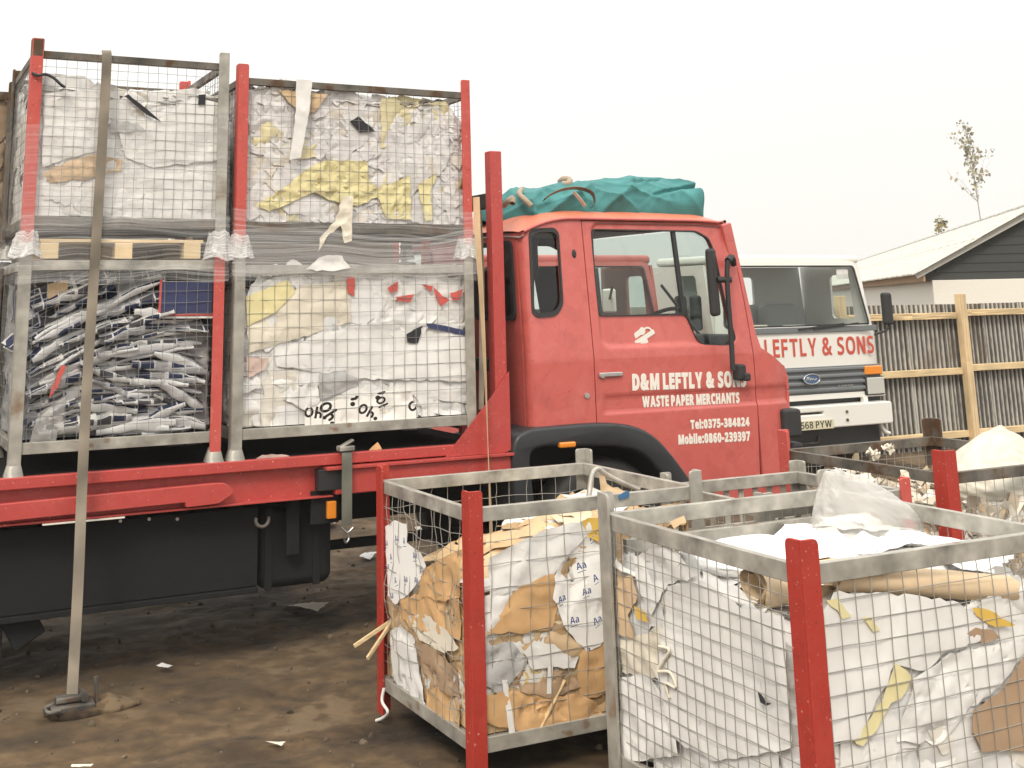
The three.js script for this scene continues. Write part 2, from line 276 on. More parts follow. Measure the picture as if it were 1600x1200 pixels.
function wirePanel(a, ux, w, h, sp, wave, seed, r, bulge = 0, skip = 0, nrm) {   // a: lower corner, ux: along, up is y
  const W = new Wires(), rnd = rng(seed), nx = Math.round(w / sp), ny = Math.round(h / sp), n = nrm;
  const P = (s, t, o) => a.clone().addScaledVector(ux, s + wave * (0.5 * noise(s * 5, t * 4, seed) + 0.35 * noise(s * 17, t * 19, seed + 3))).add(new V3(0, t + wave * (0.5 * noise(s * 4, t * 5, seed + 7) + 0.3 * noise(s * 18, t * 15, seed + 9)), 0))
    .addScaledVector(n, o + bulge * Math.sin(Math.PI * clamp(s / w, 0, 1)) * Math.sin(Math.PI * clamp(t / h, 0, 1)) + wave * 0.8 * noise(s * 6, t * 6, seed + 5));
  for (let i = 1; i < nx; i++) { if (rnd() < skip) continue; const s = w * (i + (rnd() - 0.5) * wave * 4) / nx, t0 = rnd() < skip * 2 ? 0.5 : 0; const pts = []; for (let k = 0; k <= 14; k++) pts.push(P(s, h * lerp(t0, 1, k / 14), r * 0.8)); W.rod(pts, r); }
  for (let j = 1; j < ny; j++) { if (rnd() < skip) continue; const t = h * (j + (rnd() - 0.5) * wave * 4) / ny; const pts = []; for (let k = 0; k <= 14; k++) pts.push(P(w * k / 14, t, -r * 0.8)); W.rod(pts, r); }
  return W.geo();
}
// posts: [front left, front right, back left, back right] as material names
function makeCage(name, label, o) {
  const { x0, x1, z0, z1, y0, y1 } = o, w = x1 - x0, d = z1 - z0, H = y1 - y0, pw = o.pw || 0.058, rail = (o.rail ?? y1 - 0.07) - y0, low = (o.low ?? y0 + 0.16) - y0, lowH = o.lowH || 0.055, rh = o.rh || 0.05;
  const t = thing(name, label, 'wire cage', [(x0 + x1) / 2, y0, (z0 + z1) / 2], 0, o.group);
  const hx = w / 2, hz = d / 2, rail_ = M[o.railMat || 'galv'], wire = M[o.wireMat || 'wire'], rnd = rng(o.seed * 7 + 1);
  [[-1, 1], [1, 1], [-1, -1], [1, -1]].forEach(([sx, sz], i) => {
    const g = anglePost(pw, H - 0.012, -sx, -sz, 0.009, o.rTop ?? 0.014); g.rotateZ((rnd() - 0.5) * 0.008); g.translate(sx * hx, 0.012, sz * hz);
    const p = obj('post', g, M[o.posts[i]], t);
    if (o.tips && o.tips[i]) obj('post_tip', rg(sx * (hx + 0.002), sx * (hx - pw - 0.002), H - 0.1, H + 0.003, sz * (hz + 0.002), sz * (hz - pw - 0.002), 0.008), M.steel, p);
    if (o.feet) { const f = cyl(0.035, 0.062, 0.075, 4); f.rotateY(Math.PI / 4); f.translate(sx * (hx - pw / 2), 0.036, sz * (hz - pw / 2)); obj('foot', f, M.galv, t); }
  });
  const e = 0.0025;
  for (const s of [1, -1]) {
    if (!(o.open || '').includes(s > 0 ? 'f' : 'b')) {
      obj('top_rail', rg(-hx + e + 0.01, hx - e - 0.01, rail - rh, rail, s * (hz - 0.012), s * (hz - 0.04), 0.003), rail_, t);
      obj('bottom_rail', rg(-hx + e + 0.01, hx - e - 0.01, low - lowH, low, s * (hz - 0.012), s * (hz - 0.045), 0.003), rail_, t);
    }
    obj('top_rail', rg(s * (hx - 0.0125), s * (hx - 0.0405), rail - rh - 0.001, rail - 0.001, -hz + 0.041, hz - 0.041, 0.003), rail_, t);
    obj('bottom_rail', rg(s * (hx - 0.0125), s * (hx - 0.0455), low - lowH - 0.001, low - 0.001, -hz + 0.046, hz - 0.046, 0.003), rail_, t);
  }
  const hw = rail - rh - low + 0.01, faces = o.faces || 'fblr', wv = o.wave ?? 0.008, r = o.wr || 0.0015;
  const pan = { f: [new V3(-hx + 0.02, low, hz - 0.02), new V3(1, 0, 0), w - 0.04, new V3(0, 0, 1)], b: [new V3(-hx + 0.02, low, -hz + 0.02), new V3(1, 0, 0), w - 0.04, new V3(0, 0, -1)], l: [new V3(-hx + 0.02, low, -hz + 0.02), new V3(0, 0, 1), d - 0.04, new V3(-1, 0, 0)], r: [new V3(hx - 0.02, low, -hz + 0.02), new V3(0, 0, 1), d - 0.04, new V3(1, 0, 0)] };
  for (const f of faces) { const [a, u, ww, n] = pan[f], k = (o.loose || {})[f] || 1; obj('wire_panel', wirePanel(a, u, ww, hw, (o.spf || {})[f] || o.sp || 0.06, wv * k, o.seed + f.charCodeAt(0), r, o.bulge || 0.006, k > 1.5 ? 0.06 : 0, n), wire, t, { kind: 'stuff' }); }
  obj('base_plate', rg(-hx + 0.047, hx - 0.047, low - lowH + 0.004, low - lowH + 0.012, -hz + 0.047, hz - 0.047, 0), M.steel, t);
  return t;
}
const BY = 1.012, ZF = -6.345, ZB = -7.29;                              // lorry bed, front and back of the row of cages
makeCage('wire_cage', 'upper left cage on the lorry, with a grey strap hanging down its front', { x0: 0.69, x1: 1.735, z0: ZB, z1: ZF, y0: 2.085, y1: 3.185, rail: 3.125, low: 2.265, posts: ['cageRedWorn', 'galv', 'steel', 'cageRedWorn'], tips: [1], feet: 1, sp: 0.053, seed: 11, wireMat: 'wireDark', railMat: 'steel', rh: 0.04, group: 'cages stacked on the lorry bed' });
makeCage('wire_cage', 'lower left cage on the lorry full of bundled newspapers', { x0: 0.69, x1: 1.735, z0: ZB, z1: ZF, y0: BY, y1: 2.07, rail: 2.045, low: 1.165, posts: ['galv', 'cageRedWorn', 'steel', 'steel'], feet: 1, sp: 0.06, seed: 12, wireMat: 'wireDark', group: 'cages stacked on the lorry bed' });
makeCage('wire_cage', 'upper cage nearest the cab with two red posts and yellow paper among the white', { x0: 1.79, x1: 3.235, z0: ZB, z1: ZF, y0: 2.085, y1: 3.13, rail: 3.055, low: 2.25, posts: ['cageRedWorn', 'cageRedWorn', 'steel', 'steel'], feet: 1, sp: 0.058, seed: 13, wireMat: 'wireDark', railMat: 'steel', rh: 0.04, group: 'cages stacked on the lorry bed' });
makeCage('wire_cage', 'lower cage nearest the cab with grey posts and large white sheets inside', { x0: 1.79, x1: 3.235, z0: ZB, z1: ZF, y0: BY, y1: 2.07, rail: 2.02, low: 1.165, posts: ['galv', 'galv', 'steel', 'steel'], feet: 1, sp: 0.072, seed: 14, wireMat: 'wireDark', group: 'cages stacked on the lorry bed' });
makeCage('wire_cage', 'rear upper cage behind the red post at the left end of the lorry', { x0: -0.42, x1: 0.74, z0: -8.32, z1: -7.36, y0: 2.085, y1: 3.13, rail: 3.07, low: 2.26, posts: ['steel', 'steel', 'steel', 'steel'], feet: 1, sp: 0.06, seed: 15, wireMat: 'wireDark', railMat: 'steel' });
makeCage('wire_cage', 'rear lower cage behind the grey post at the left end of the lorry', { x0: -0.42, x1: 0.74, z0: -8.32, z1: -7.36, y0: BY, y1: 2.07, rail: 2.04, low: 1.165, posts: ['steel', 'steel', 'steel', 'steel'], feet: 1, sp: 0.06, seed: 16, wireMat: 'wireDark', railMat: 'steel' });
const A = { x0: 2.215, x1: 3.36, z0: -5.385, z1: -4.43 }, Bc = { x0: 2.615, x1: 3.79, z0: -4.11, z1: -2.985 }, Cc = { x0: 3.44, x1: 4.28, z0: -4.86, z1: -4.13 }, Dc = { x0: 4.49, x1: 5.63, z0: -5.24, z1: -4.12 };
makeCage('wire_cage', 'front cage on the ground holding brown paper, with a bent wire side', { ...A, y0: 0, y1: 1.065, rail: 1.0, low: 0.165, posts: ['cageRed', 'galv', 'cageRed', 'galv'], feet: 0, sp: 0.085, seed: 21, wave: 0.02, loose: { l: 2.2, b: 1.6 }, pw: 0.062, wr: 0.0016, rh: 0.055, spf: { l: 0.065 }, group: 'cages standing on the ground' });
const cageB = makeCage('wire_cage', 'nearest cage on the ground full of white paper, with one broad red corner post', { ...Bc, y0: 0, y1: 1.075, rail: 1.0, low: 0.165, posts: ['cageRed', 'galv', 'galv', 'galv'], feet: 0, sp: 0.066, seed: 22, wave: 0.007, pw: 0.07, rTop: 0.022, wr: 0.0016, rh: 0.06, spf: { l: 0.052 }, group: 'cages standing on the ground' });
const cageC = makeCage('wire_cage', 'empty grey slatted cage between the red lorry and the nearest cage', { ...Cc, y0: 0, y1: 1.0, rail: 0.95, low: 0.16, posts: ['galv', 'cageRedWorn', 'galv', 'galv'], feet: 0, sp: 0.07, seed: 23, faces: 'lr', wave: 0.006, rh: 0.055, group: 'cages standing on the ground' });
makeCage('wire_cage', 'cage of mixed scrap paper and a white sack near the fence', { ...Dc, y0: 0, y1: 1.1, rail: 1.0, low: 0.16, posts: ['cageRed', 'galv', 'cageRedWorn', 'steel'], feet: 0, sp: 0.06, seed: 24, railMat: 'steel', wave: 0.006, pw: 0.075, group: 'cages standing on the ground' });
{ // slatted back of the nearest cage
  const hx = (Bc.x1 - Bc.x0) / 2, zb = -(Bc.z1 - Bc.z0) / 2;
  obj('middle_rail', rg(-hx + 0.072, hx - 0.072, 0.855, 0.905, zb + 0.05, zb + 0.075, 0.003), M.galv, cageB);
  for (let x = -hx + 0.12; x < hx - 0.1; x += 0.094) obj('slat', rg(x, x + 0.048, 0.17, 0.854, zb + 0.056, zb + 0.064, 0.001), M.galv, cageB);
}
{ // slats of the empty cage, front and back
  const hx = (Cc.x1 - Cc.x0) / 2, hz = (Cc.z1 - Cc.z0) / 2;
  for (const s of [-1, 1]) {
    for (let x = -hx + 0.09, k = 0; x < hx - 0.05; x += 0.088, k++) obj('slat', rg(x, x + 0.03, 0.155, 0.893, s * (hz - 0.016), s * (hz - 0.022), 0.001), M.galv, cageC);
    obj('middle_rail', rg(-hx + 0.062, hx - 0.062, 0.70, 0.745, s * (hz - 0.025), s * (hz - 0.04), 0.003), M.galv, cageC);
  }
  const tg = new THREE.ExtrudeGeometry(shape(rounded([[-0.055, 0], [0.055, 0], [0.055, 0.17], [-0.055, 0.17]], 0.045)), { depth: 0.006, bevelEnabled: false }); tg.rotateY(0.25); tg.translate(-0.02, 0.89, hz + 0.002);
  obj('rounded_plate', tg, M.galv, cageC);
}

// ---------------------------------------------------------------- loose waste paper
const hash3 = (a, b, c) => { let h = Math.imul(a, 374761393) ^ Math.imul(b, 668265263) ^ Math.imul(c, 2147483647 - 1013); h = Math.imul(h ^ (h >>> 13), 1274126177); return ((h ^ (h >>> 16)) >>> 0) / 4294967296; };
function pick(pal, t) { let s = 0; for (const p of pal) s += p[3]; t *= s; for (const p of pal) { if ((t -= p[3]) <= 0) return p; } return pal[0]; }
function cellTone(x, y, z, f, pal, seed) {                            // which sheet a point of the heap belongs to
  x = x * f + 0.5 * noise(x * 4, y * 4, seed); y = y * f * 1.3 + 0.5 * noise(y * 4, z * 4, seed + 4); z = z * f;
  const X = Math.floor(x), Y = Math.floor(y), Z = Math.floor(z); let best = 9, id = [0, 0, 0];
  for (let i = -1; i < 2; i++) for (let j = -1; j < 2; j++) for (let k = -1; k < 2; k++) {
    const a = X + i, b = Y + j, c = Z + k, d = Math.hypot(a + hash3(a, b, c + seed) - x, b + hash3(a + 9, b, c + seed) - y, c + hash3(a, b + 9, c + seed) - z);
    if (d < best) { best = d; id = [a, b, c]; }
  }
  return [pick(pal, hash3(id[0] + 3, id[1] + 5, id[2] + seed)), best];
}
class Soup {
  constructor() { this.p = []; this.c = []; this.i = []; }
  sheet(c, q, w, h, n, rnd, col, o) {
    const base = this.p.length / 3, cu = (rnd() - 0.5) * (o.curl ?? 0.9), cv = (rnd() - 0.5) * 0.5, am = (o.am ?? 0.1) * (0.4 + rnd()), sd = rnd() * 90, v = new V3();
    for (let j = 0; j <= n; j++) for (let i = 0; i <= n; i++) {
      let u = i / n - 0.5, t = j / n - 0.5; const edge = Math.max(Math.abs(u), Math.abs(t)) > 0.49 ? 0.18 * noise(u * 4 + sd, t * 4, sd) + 0.08 * noise(u * 15, t * 15 + sd, 3) : 0;
      v.set(u * w * (1 + edge), t * h * (1 + edge), w * (cu * u * u + cv * u * t) + Math.min(w, h) * am * 1.4 * crumple(u * 1.4 + sd, t * 1.4, sd, 1.5));
      v.applyQuaternion(q).add(c); if (o.lim) o.lim(v); this.p.push(v.x, v.y, v.z); this.c.push(col[0], col[1], col[2]);
    }
    for (let j = 0; j < n; j++) for (let i = 0; i < n; i++) { const a = base + j * (n + 1) + i; this.i.push(a, a + 1, a + n + 2, a, a + n + 2, a + n + 1); }
  }
  geo() { const g = new THREE.BufferGeometry(); g.setAttribute('position', new THREE.Float32BufferAttribute(this.p, 3)); g.setAttribute('color', new THREE.Float32BufferAttribute(this.c, 3)); g.setIndex(this.i); g.computeVertexNormals(); return g; }
}
const P_WHITE = [[0.86, 0.85, 0.83, 9], [0.84, 0.83, 0.82, 5], [0.80, 0.80, 0.80, 3], [0.81, 0.77, 0.69, 2], [0.55, 0.55, 0.55, 0.4]];
const P_SHRED = [[0.83, 0.81, 0.80, 8], [0.77, 0.74, 0.75, 4], [0.70, 0.68, 0.68, 2], [0.76, 0.70, 0.62, 2], [0.80, 0.72, 0.46, 0.6]];
const P_BROWN = [[0.58, 0.40, 0.22, 6], [0.64, 0.47, 0.28, 5], [0.48, 0.32, 0.17, 3], [0.70, 0.60, 0.43, 2], [0.82, 0.81, 0.78, 3], [0.70, 0.52, 0.2, 0.5]], P_KRAFT = [[0.56, 0.40, 0.23, 5], [0.60, 0.43, 0.25, 4], [0.5, 0.35, 0.2, 2]];
const P_MIX = [[0.60, 0.54, 0.45, 4], [0.72, 0.68, 0.6, 4], [0.46, 0.38, 0.29, 4], [0.34, 0.28, 0.22, 2], [0.78, 0.76, 0.72, 2], [0.56, 0.40, 0.24, 2]];
const P_NEWS = [[0.42, 0.42, 0.43, 5], [0.34, 0.345, 0.36, 3], [0.50, 0.495, 0.485, 3], [0.12, 0.13, 0.2, 1]], P_CARD = [[0.40, 0.28, 0.18, 5], [0.33, 0.23, 0.15, 3], [0.46, 0.34, 0.22, 2]];
function heap(label, o) {                                             // what fills a cage: a pressed, crumpled mass with many loose sheets lying on it
  const { x0, x1, z0, z1, y0, seed } = o, top = o.top, w = x1 - x0, d = z1 - z0, h = 1, st = o.step || 0.016, am = o.amp ?? 0.045, rnd = rng(seed);
  let g = new THREE.BoxGeometry(1, 1, 1, Math.round(w / st), Math.round(0.85 / st), Math.round(d / st)); g.deleteAttribute('uv'); g.deleteAttribute('normal'); g = mergeVertices(g, 1e-5);
  const p = g.attributes.position, col = new Float32Array(p.count * 3);
  for (let i = 0; i < p.count; i++) {
    const a = p.getX(i), b = p.getY(i) + 0.5, c = p.getZ(i); let x = (x0 + x1) / 2 + a * w, z = (z0 + z1) / 2 + c * d; const Y = top(x, z); let y = y0 + (Y - y0) * b;
    const [t, dist] = cellTone(x, y, z, o.cell || 6, o.under || o.pal, seed), k = am * (crumple(x, y * 1.15, z, o.f || 5) - 0.25) + (dist - 0.4) * am * 0.5;
    const rd = (o.round || 0) * Math.pow(Math.abs(2 * a), 5) * Math.pow(Math.abs(2 * c), 5); x -= Math.sign(a) * rd; z -= Math.sign(c) * rd; y -= rd * 0.5 * b;
    const fx = sstep(0.46, 0.5, Math.abs(a)) * Math.sign(a), fy = sstep(0.97, 1, b), fz = sstep(0.46, 0.5, Math.abs(c)) * Math.sign(c), n = Math.hypot(fx, fy, fz) || 1;
    x += fx / n * k; y += fy / n * k * 1.6; z += fz / n * k;
    x = Math.min(Math.max(x, x0 - 0.01), x1 + 0.01); z = Math.min(Math.max(z, z0 - 0.01), z1 + 0.008);
    p.setXYZ(i, x, Math.max(y, y0), z); col.set(t.slice(0, 3), i * 3);
  }
  g.setAttribute('color', new THREE.BufferAttribute(col, 3)); g.computeVertexNormals();
  const S = new Soup(), q = new THREE.Quaternion(), q2 = new THREE.Quaternion(), e = new THREE.Euler();
  const lim = (v) => { const s = o.slack ?? 0.012; if (v.z > z1 + s) v.z = z1 + s - 0.12 * (v.z - z1 - s); if (v.x < x0 - s) v.x = x0 - s - 0.12 * (v.x - x0 + s); if (v.x > x1 + s) v.x = x1 + s; if (v.z < z0 - s) v.z = z0 - s; if (v.y < y0) v.y = y0; const yt = top(v.x, v.z) + (o.over ?? 0.07); if (v.y > yt) v.y = yt + 0.15 * (v.y - yt); };
  for (let k = 0; k < o.n; k++) {
    const f = rnd(), s = (o.size || 0.2) * (0.45 + rnd() * rnd() * 1.3), c = new V3(lerp(x0, x1, rnd()), 0, lerp(z0, z1, rnd())); let tilt = o.tilt ?? 0.9;
    if (f < 0.5) { c.z = z1 - 0.012 * rnd(); c.y = lerp(y0, top(c.x, c.z), rnd()); e.set((rnd() - 0.6) * tilt, (rnd() - 0.5) * tilt, rnd() * 6.3); q.setFromEuler(e); }
    else if (f < 0.72) { const L = o.sides === 'r' ? 1 : -1; c.x = (L < 0 ? x0 : x1) - L * 0.012 * rnd(); c.y = lerp(y0, top(c.x, c.z), rnd()); q.setFromEuler(e.set(0, L * Math.PI / 2, 0)); q2.setFromEuler(e.set((rnd() - 0.6) * tilt, (rnd() - 0.5) * tilt, rnd() * 6.3)); q.multiply(q2); }
    else { c.y = top(c.x, c.z) + 0.012 * rnd(); q.setFromEuler(e.set(-Math.PI / 2, 0, 0)); q2.setFromEuler(e.set((rnd() - 0.5) * tilt, (rnd() - 0.5) * tilt, rnd() * 6.3)); q.multiply(q2); }
    S.sheet(c, q, s, s * (0.5 + rnd() * 0.7), o.grid || 8, rnd, pick(o.pal, rnd()), { lim, am: o.am, curl: o.curl });
  }
  const m = obj('waste_paper', [g, S.geo()], M.paper, scene, { kind: 'stuff', recentre: true });
  m.userData.label = label; m.userData.category = 'waste paper'; return m;
}
const inC = (c, m = 0.045) => ({ x0: c.x0 + m, x1: c.x1 - m, z0: c.z0 + m, z1: c.z1 - m });
const L1 = { x0: 0.735, x1: 1.69, z0: ZB + 0.05, z1: ZF - 0.045 }, R1 = { x0: 1.835, x1: 3.19, z0: ZB + 0.05, z1: ZF - 0.045 };
heap('white paper pressed behind the wires of the upper left cage', { ...L1, y0: 2.27, top: (x, z) => 2.93 - 0.035 * (x - 0.9) + 0.02 * Math.sin(x * 9) + 0.03 * Math.sin(z * 6), seed: 101, pal: P_WHITE, n: 110, size: 0.36, amp: 0.03, f: 3.4, tilt: 0.28, curl: 0.3, grid: 11 });
heap('torn white and cream paper in the upper cage nearest the cab', { ...R1, y0: 2.255, top: (x, z) => 2.97 + 0.05 * Math.sin(x * 5 + 1) * Math.sin(z * 5) - 0.16 * sstep(3.0, 3.2, x), seed: 102, pal: P_SHRED, n: 520, size: 0.19, amp: 0.03, f: 5.5, cell: 7, grid: 10, tilt: 0.42, curl: 0.5, am: 0.13 });
heap('white and pale sheets in the lower cage nearest the cab', { ...R1, y0: 1.17, top: (x, z) => 1.97 - 0.1 * (1 - sstep(1.85, 2.15, x)) + 0.02 * Math.sin(x * 7), seed: 103, pal: P_WHITE, n: 200, size: 0.3, amp: 0.04, f: 3.8, cell: 4, tilt: 0.45, curl: 0.4, grid: 11 });
heap('loose grey newsprint at the bottom of the lower left cage', { ...L1, y0: 1.17, z1: ZF - 0.12, top: (x, z) => 1.74 + 0.05 * Math.sin(x * 5) + 0.22 * sstep(-6.62, -6.85, z), seed: 104, pal: P_NEWS, n: 60, size: 0.2 });
heap('brown cardboard filling the upper cage behind the left end of the lorry', { x0: -0.37, x1: 0.69, z0: -8.27, z1: -7.41, y0: 2.26, top: () => 2.98, seed: 105, pal: P_CARD, n: 60, size: 0.25, step: 0.03 });
heap('brown cardboard filling the lower cage behind the left end of the lorry', { x0: -0.37, x1: 0.69, z0: -8.27, z1: -7.41, y0: 1.17, top: () => 1.98, seed: 106, pal: P_CARD, n: 60, size: 0.25, step: 0.03 });
for (const [x0, x1, l, s] of [[0.8, 1.72, 'left', 17], [1.82, 3.22, 'right', 18]]) {
  makeCage('wire_cage', l === 'left' ? 'rear cage hidden behind the newspaper cage on the lorry' : 'rear cage hidden behind the lower cage nearest the cab', { x0, x1, z0: -8.32, z1: -7.36, y0: BY, y1: 2.07, rail: 2.04, low: 1.165, posts: ['steel', 'steel', 'steel', 'steel'], feet: 0, sp: 0.09, seed: s, wireMat: 'wireDark', railMat: 'steel' });
  heap(l === 'left' ? 'brown cardboard heaped behind the pair of left cages' : 'brown cardboard heaped behind the pair of cages nearest the cab', { x0: x0 + 0.05, x1: x1 - 0.05, z0: -8.27, z1: -7.41, y0: 1.17, top: () => 2.3, seed: 110 + s, pal: P_CARD, n: 40, size: 0.25, step: 0.04 });
}
heap('brown and white paper crammed in the front cage with the bent wire side', { ...inC(A), y0: 0.17, top: (x, z) => 0.54 + 0.16 * sstep(2.25, 2.9, x) + 0.10 * sstep(2.7, 3.3, x) + 0.05 * sstep(-4.8, -4.5, z), seed: 107, pal: P_BROWN, under: P_KRAFT, round: 0.05, n: 170, size: 0.46, amp: 0.08, f: 4, cell: 3, tilt: 0.75, grid: 14, am: 0.2, curl: 1.1 });
heap('white paper bulging against the wires of the nearest cage', { ...inC(Bc), y0: 0.17, top: (x, z) => 0.895 + 0.03 * Math.sin(x * 6 + 0.5) * Math.sin(z * 5) - 0.14 * sstep(-3.6, -3.95, z) * sstep(3.6, 3.2, x) - 0.085 * sstep(-3.3, -3.12, z) - 0.06 * sstep(2.86, 2.76, x) * sstep(-3.75, -3.5, z), seed: 108, pal: P_WHITE, n: 130, size: 0.32, amp: 0.05, f: 3.2, cell: 3.0, tilt: 0.4, curl: 0.3, step: 0.013, grid: 12, am: 0.05 });
heap('mixed scraps of paper and card heaped in the cage near the fence', { ...inC(Dc), y0: 0.165, top: (x, z) => 0.80 + 0.07 * Math.sin(x * 7) * Math.sin(z * 6), seed: 109, pal: P_MIX, n: 900, size: 0.12, amp: 0.08, f: 9, cell: 11, tilt: 1.5, grid: 5 });

// single pieces, laid in the plane of the cage's wire where the photograph shows them
function patchGeo(poly, at, o = {}) {                                  // at(u, v) -> point; the plane's normal is +z, or -x where all points share one x
  const P = poly.map(([u, v]) => at(u, v)), ax = P.every((p) => Math.abs(p.x - P[0].x) < 1e-6) ? 'x' : 'z', to2 = (q) => (ax === 'z' ? [q.x, q.y] : ax === 'x' ? [q.z, q.y] : [q.x, q.z]), depth = ax === 'z' ? P[0].z : ax === 'x' ? P[0].x : P[0].y;
  const jag = o.jag ?? 0.006; let out = [];
  P.map(to2).forEach((a, i, arr) => { const b = arr[(i + 1) % arr.length], L = Math.hypot(b[0] - a[0], b[1] - a[1]), n = Math.max(1, Math.round(L / 0.03)); for (let k = 0; k < n; k++) { const t = k / n, x = lerp(a[0], b[0], t), y = lerp(a[1], b[1], t), s = k ? 1 : 0.4; out.push([x + s * jag * noise(x * 31, y * 31, 2) * 2, y + s * jag * noise(x * 31, y * 31, 8) * 2]); } });
  let g = new THREE.ShapeGeometry(shape(out)); g.deleteAttribute('normal'); g.deleteAttribute('uv'); g = new TessellateModifier(o.edge || 0.025, 7).modify(g); g.deleteAttribute('normal'); g = mergeVertices(g, 1e-5);
  const p = g.attributes.position, am = o.amp ?? 0.012, f = o.f || 7, sg = ax === 'x' ? -1 : 1, uv = new Float32Array(p.count * 2), sd = o.seed || 1;
  for (let i = 0; i < p.count; i++) {
    const x = p.getX(i), y = p.getY(i), e = segDist(x, y, out), off = (o.off || 0) + (o.bulge || 0) * (1 - Math.exp(-e / (o.soft || 0.08))) + am * crumple(x + sd, y, sd, f) * (0.4 + 0.6 * Math.min(1, e / 0.03));
    let z = depth + sg * off; if (o.max !== undefined && off > o.max) z = depth + sg * (o.max - 0.1 * (off - o.max));
    if (ax === 'z') p.setXYZ(i, x, y, z); else if (ax === 'x') p.setXYZ(i, z, y, x); else p.setXYZ(i, x, z, y);
    uv[i * 2] = x; uv[i * 2 + 1] = y;
  }
  g.setAttribute('uv', new THREE.BufferAttribute(uv, 2)); return toCreasedNormals(g, 0.7);
}
function piece(name, label, category, poly, at, mat, o = {}) {
  const m = obj(name, patchGeo(poly, at, o), mat, scene, { recentre: true, keepUV: true }); return tag(m, label, category, o.group);
}
const zT = ZF - 0.031, front = (z) => (u, v) => onZ(u, v, z), left = (x) => (u, v) => onX(u, v, x), level = (y) => (u, v) => onY(u, v, y);
const T = { max: 0.01, amp: 0.032 };
// upper left cage
piece('yellow_sheet', 'tan yellow sheet showing low behind the wires of the upper left cage', 'paper sheet', [[65, 270], [110, 251], [150, 241], [192, 250], [188, 266], [140, 279], [78, 286]], front(zT), PAPER.tan, { ...T, seed: 2 });
piece('white_sheet', 'large white sheet behind the red post in the upper left cage', 'paper sheet', [[68, 146], [156, 140], [152, 236], [108, 247], [66, 262]], front(zT), PAPER.white, { ...T, seed: 3, f: 3, off: 0.002 });
piece('white_sheet', 'large white sheet in the right half of the upper left cage', 'paper sheet', [[182, 196], [250, 186], [300, 152], [344, 162], [340, 250], [240, 262], [196, 246]], front(zT), PAPER.white, { ...T, seed: 4, f: 3, off: 0.004 });
piece('white_sheet', 'white sheet lying below the tan one in the upper left cage', 'paper sheet', [[150, 286], [230, 268], [346, 262], [340, 344], [150, 338]], front(zT), PAPER.white, { ...T, seed: 5, f: 4 });
piece('grey_sheet', 'grey folded sheet beside the hanging strap in the upper left cage', 'paper sheet', [[172, 190], [214, 193], [228, 205], [172, 208]], front(zT), PAPER.grey, { ...T, seed: 6, off: 0.007 });
piece('black_strip', 'thin black strip lying slantwise across the upper left cage', 'strip', [[193, 151], [200, 148], [235, 177], [252, 192], [228, 180]], front(zT), PAPER.black, { seed: 6, off: 0.018, amp: 0.004, jag: 0.002 });
piece('dark_tag', 'small dark square tag near the grey post of the upper left cage', 'tag', [[309, 149], [320, 148], [319, 164], [308, 165]], front(zT), PAPER.black, { seed: 7, off: 0.02, amp: 0.002, jag: 0.001 });
// upper cage nearest the cab
piece('yellow_sheet', 'crumpled pale yellow sheet in the middle of the upper cage nearest the cab', 'paper sheet', [[398, 322], [440, 296], [474, 268], [508, 250], [572, 252], [576, 284], [602, 302], [560, 322], [530, 318], [492, 300], [452, 318], [420, 330]], front(zT), PAPER.yellow, { max: 0.014, amp: 0.035, f: 11, seed: 8, off: 0.006 });
piece('yellow_sheet', 'small pale yellow sheet right of the black mark in the upper cage', 'paper sheet', [[598, 290], [640, 274], [642, 344], [604, 342], [588, 306]], front(zT), PAPER.yellow, { max: 0.014, amp: 0.03, f: 10, seed: 9, off: 0.005 });
piece('yellow_sheet', 'narrow yellow scrap standing upright near the right red post of the upper cage', 'paper sheet', [[652, 288], [682, 272], [672, 300], [676, 344], [664, 346]], front(zT), PAPER.yellow, { max: 0.014, amp: 0.02, seed: 10, off: 0.006 });
piece('gold_sheet', 'mustard paper behind the white strip at the top of the upper cage', 'paper sheet', [[434, 140], [512, 148], [490, 176], [462, 172]], front(zT), PAPER.tan, { max: 0.012, amp: 0.02, seed: 11, off: 0.006 });
piece('black_scrap', 'black torn scrap in the centre of the upper cage nearest the cab', 'scrap', [[546, 190], [560, 182], [576, 196], [586, 207], [562, 208]], front(zT), PAPER.black, { max: 0.014, amp: 0.02, seed: 12, off: 0.008 });
piece('hanging_strip', 'long white paper strip hanging over the top rail of the upper cage', 'paper strip', [[463, 124], [488, 125], [483, 176], [470, 246], [452, 250], [461, 190]], front(ZF + 0.016), PAPER.white, { amp: 0.012, f: 4, seed: 13, jag: 0.003 });
piece('torn_rag', 'torn white rag hanging out of the wires below the yellow paper', 'rag', [[536, 306], [552, 306], [550, 340], [549, 376], [538, 380], [532, 352], [514, 366], [496, 394], [500, 372], [524, 346]], front(ZF + 0.02), PAPER.cream, { amp: 0.02, f: 12, seed: 14 });
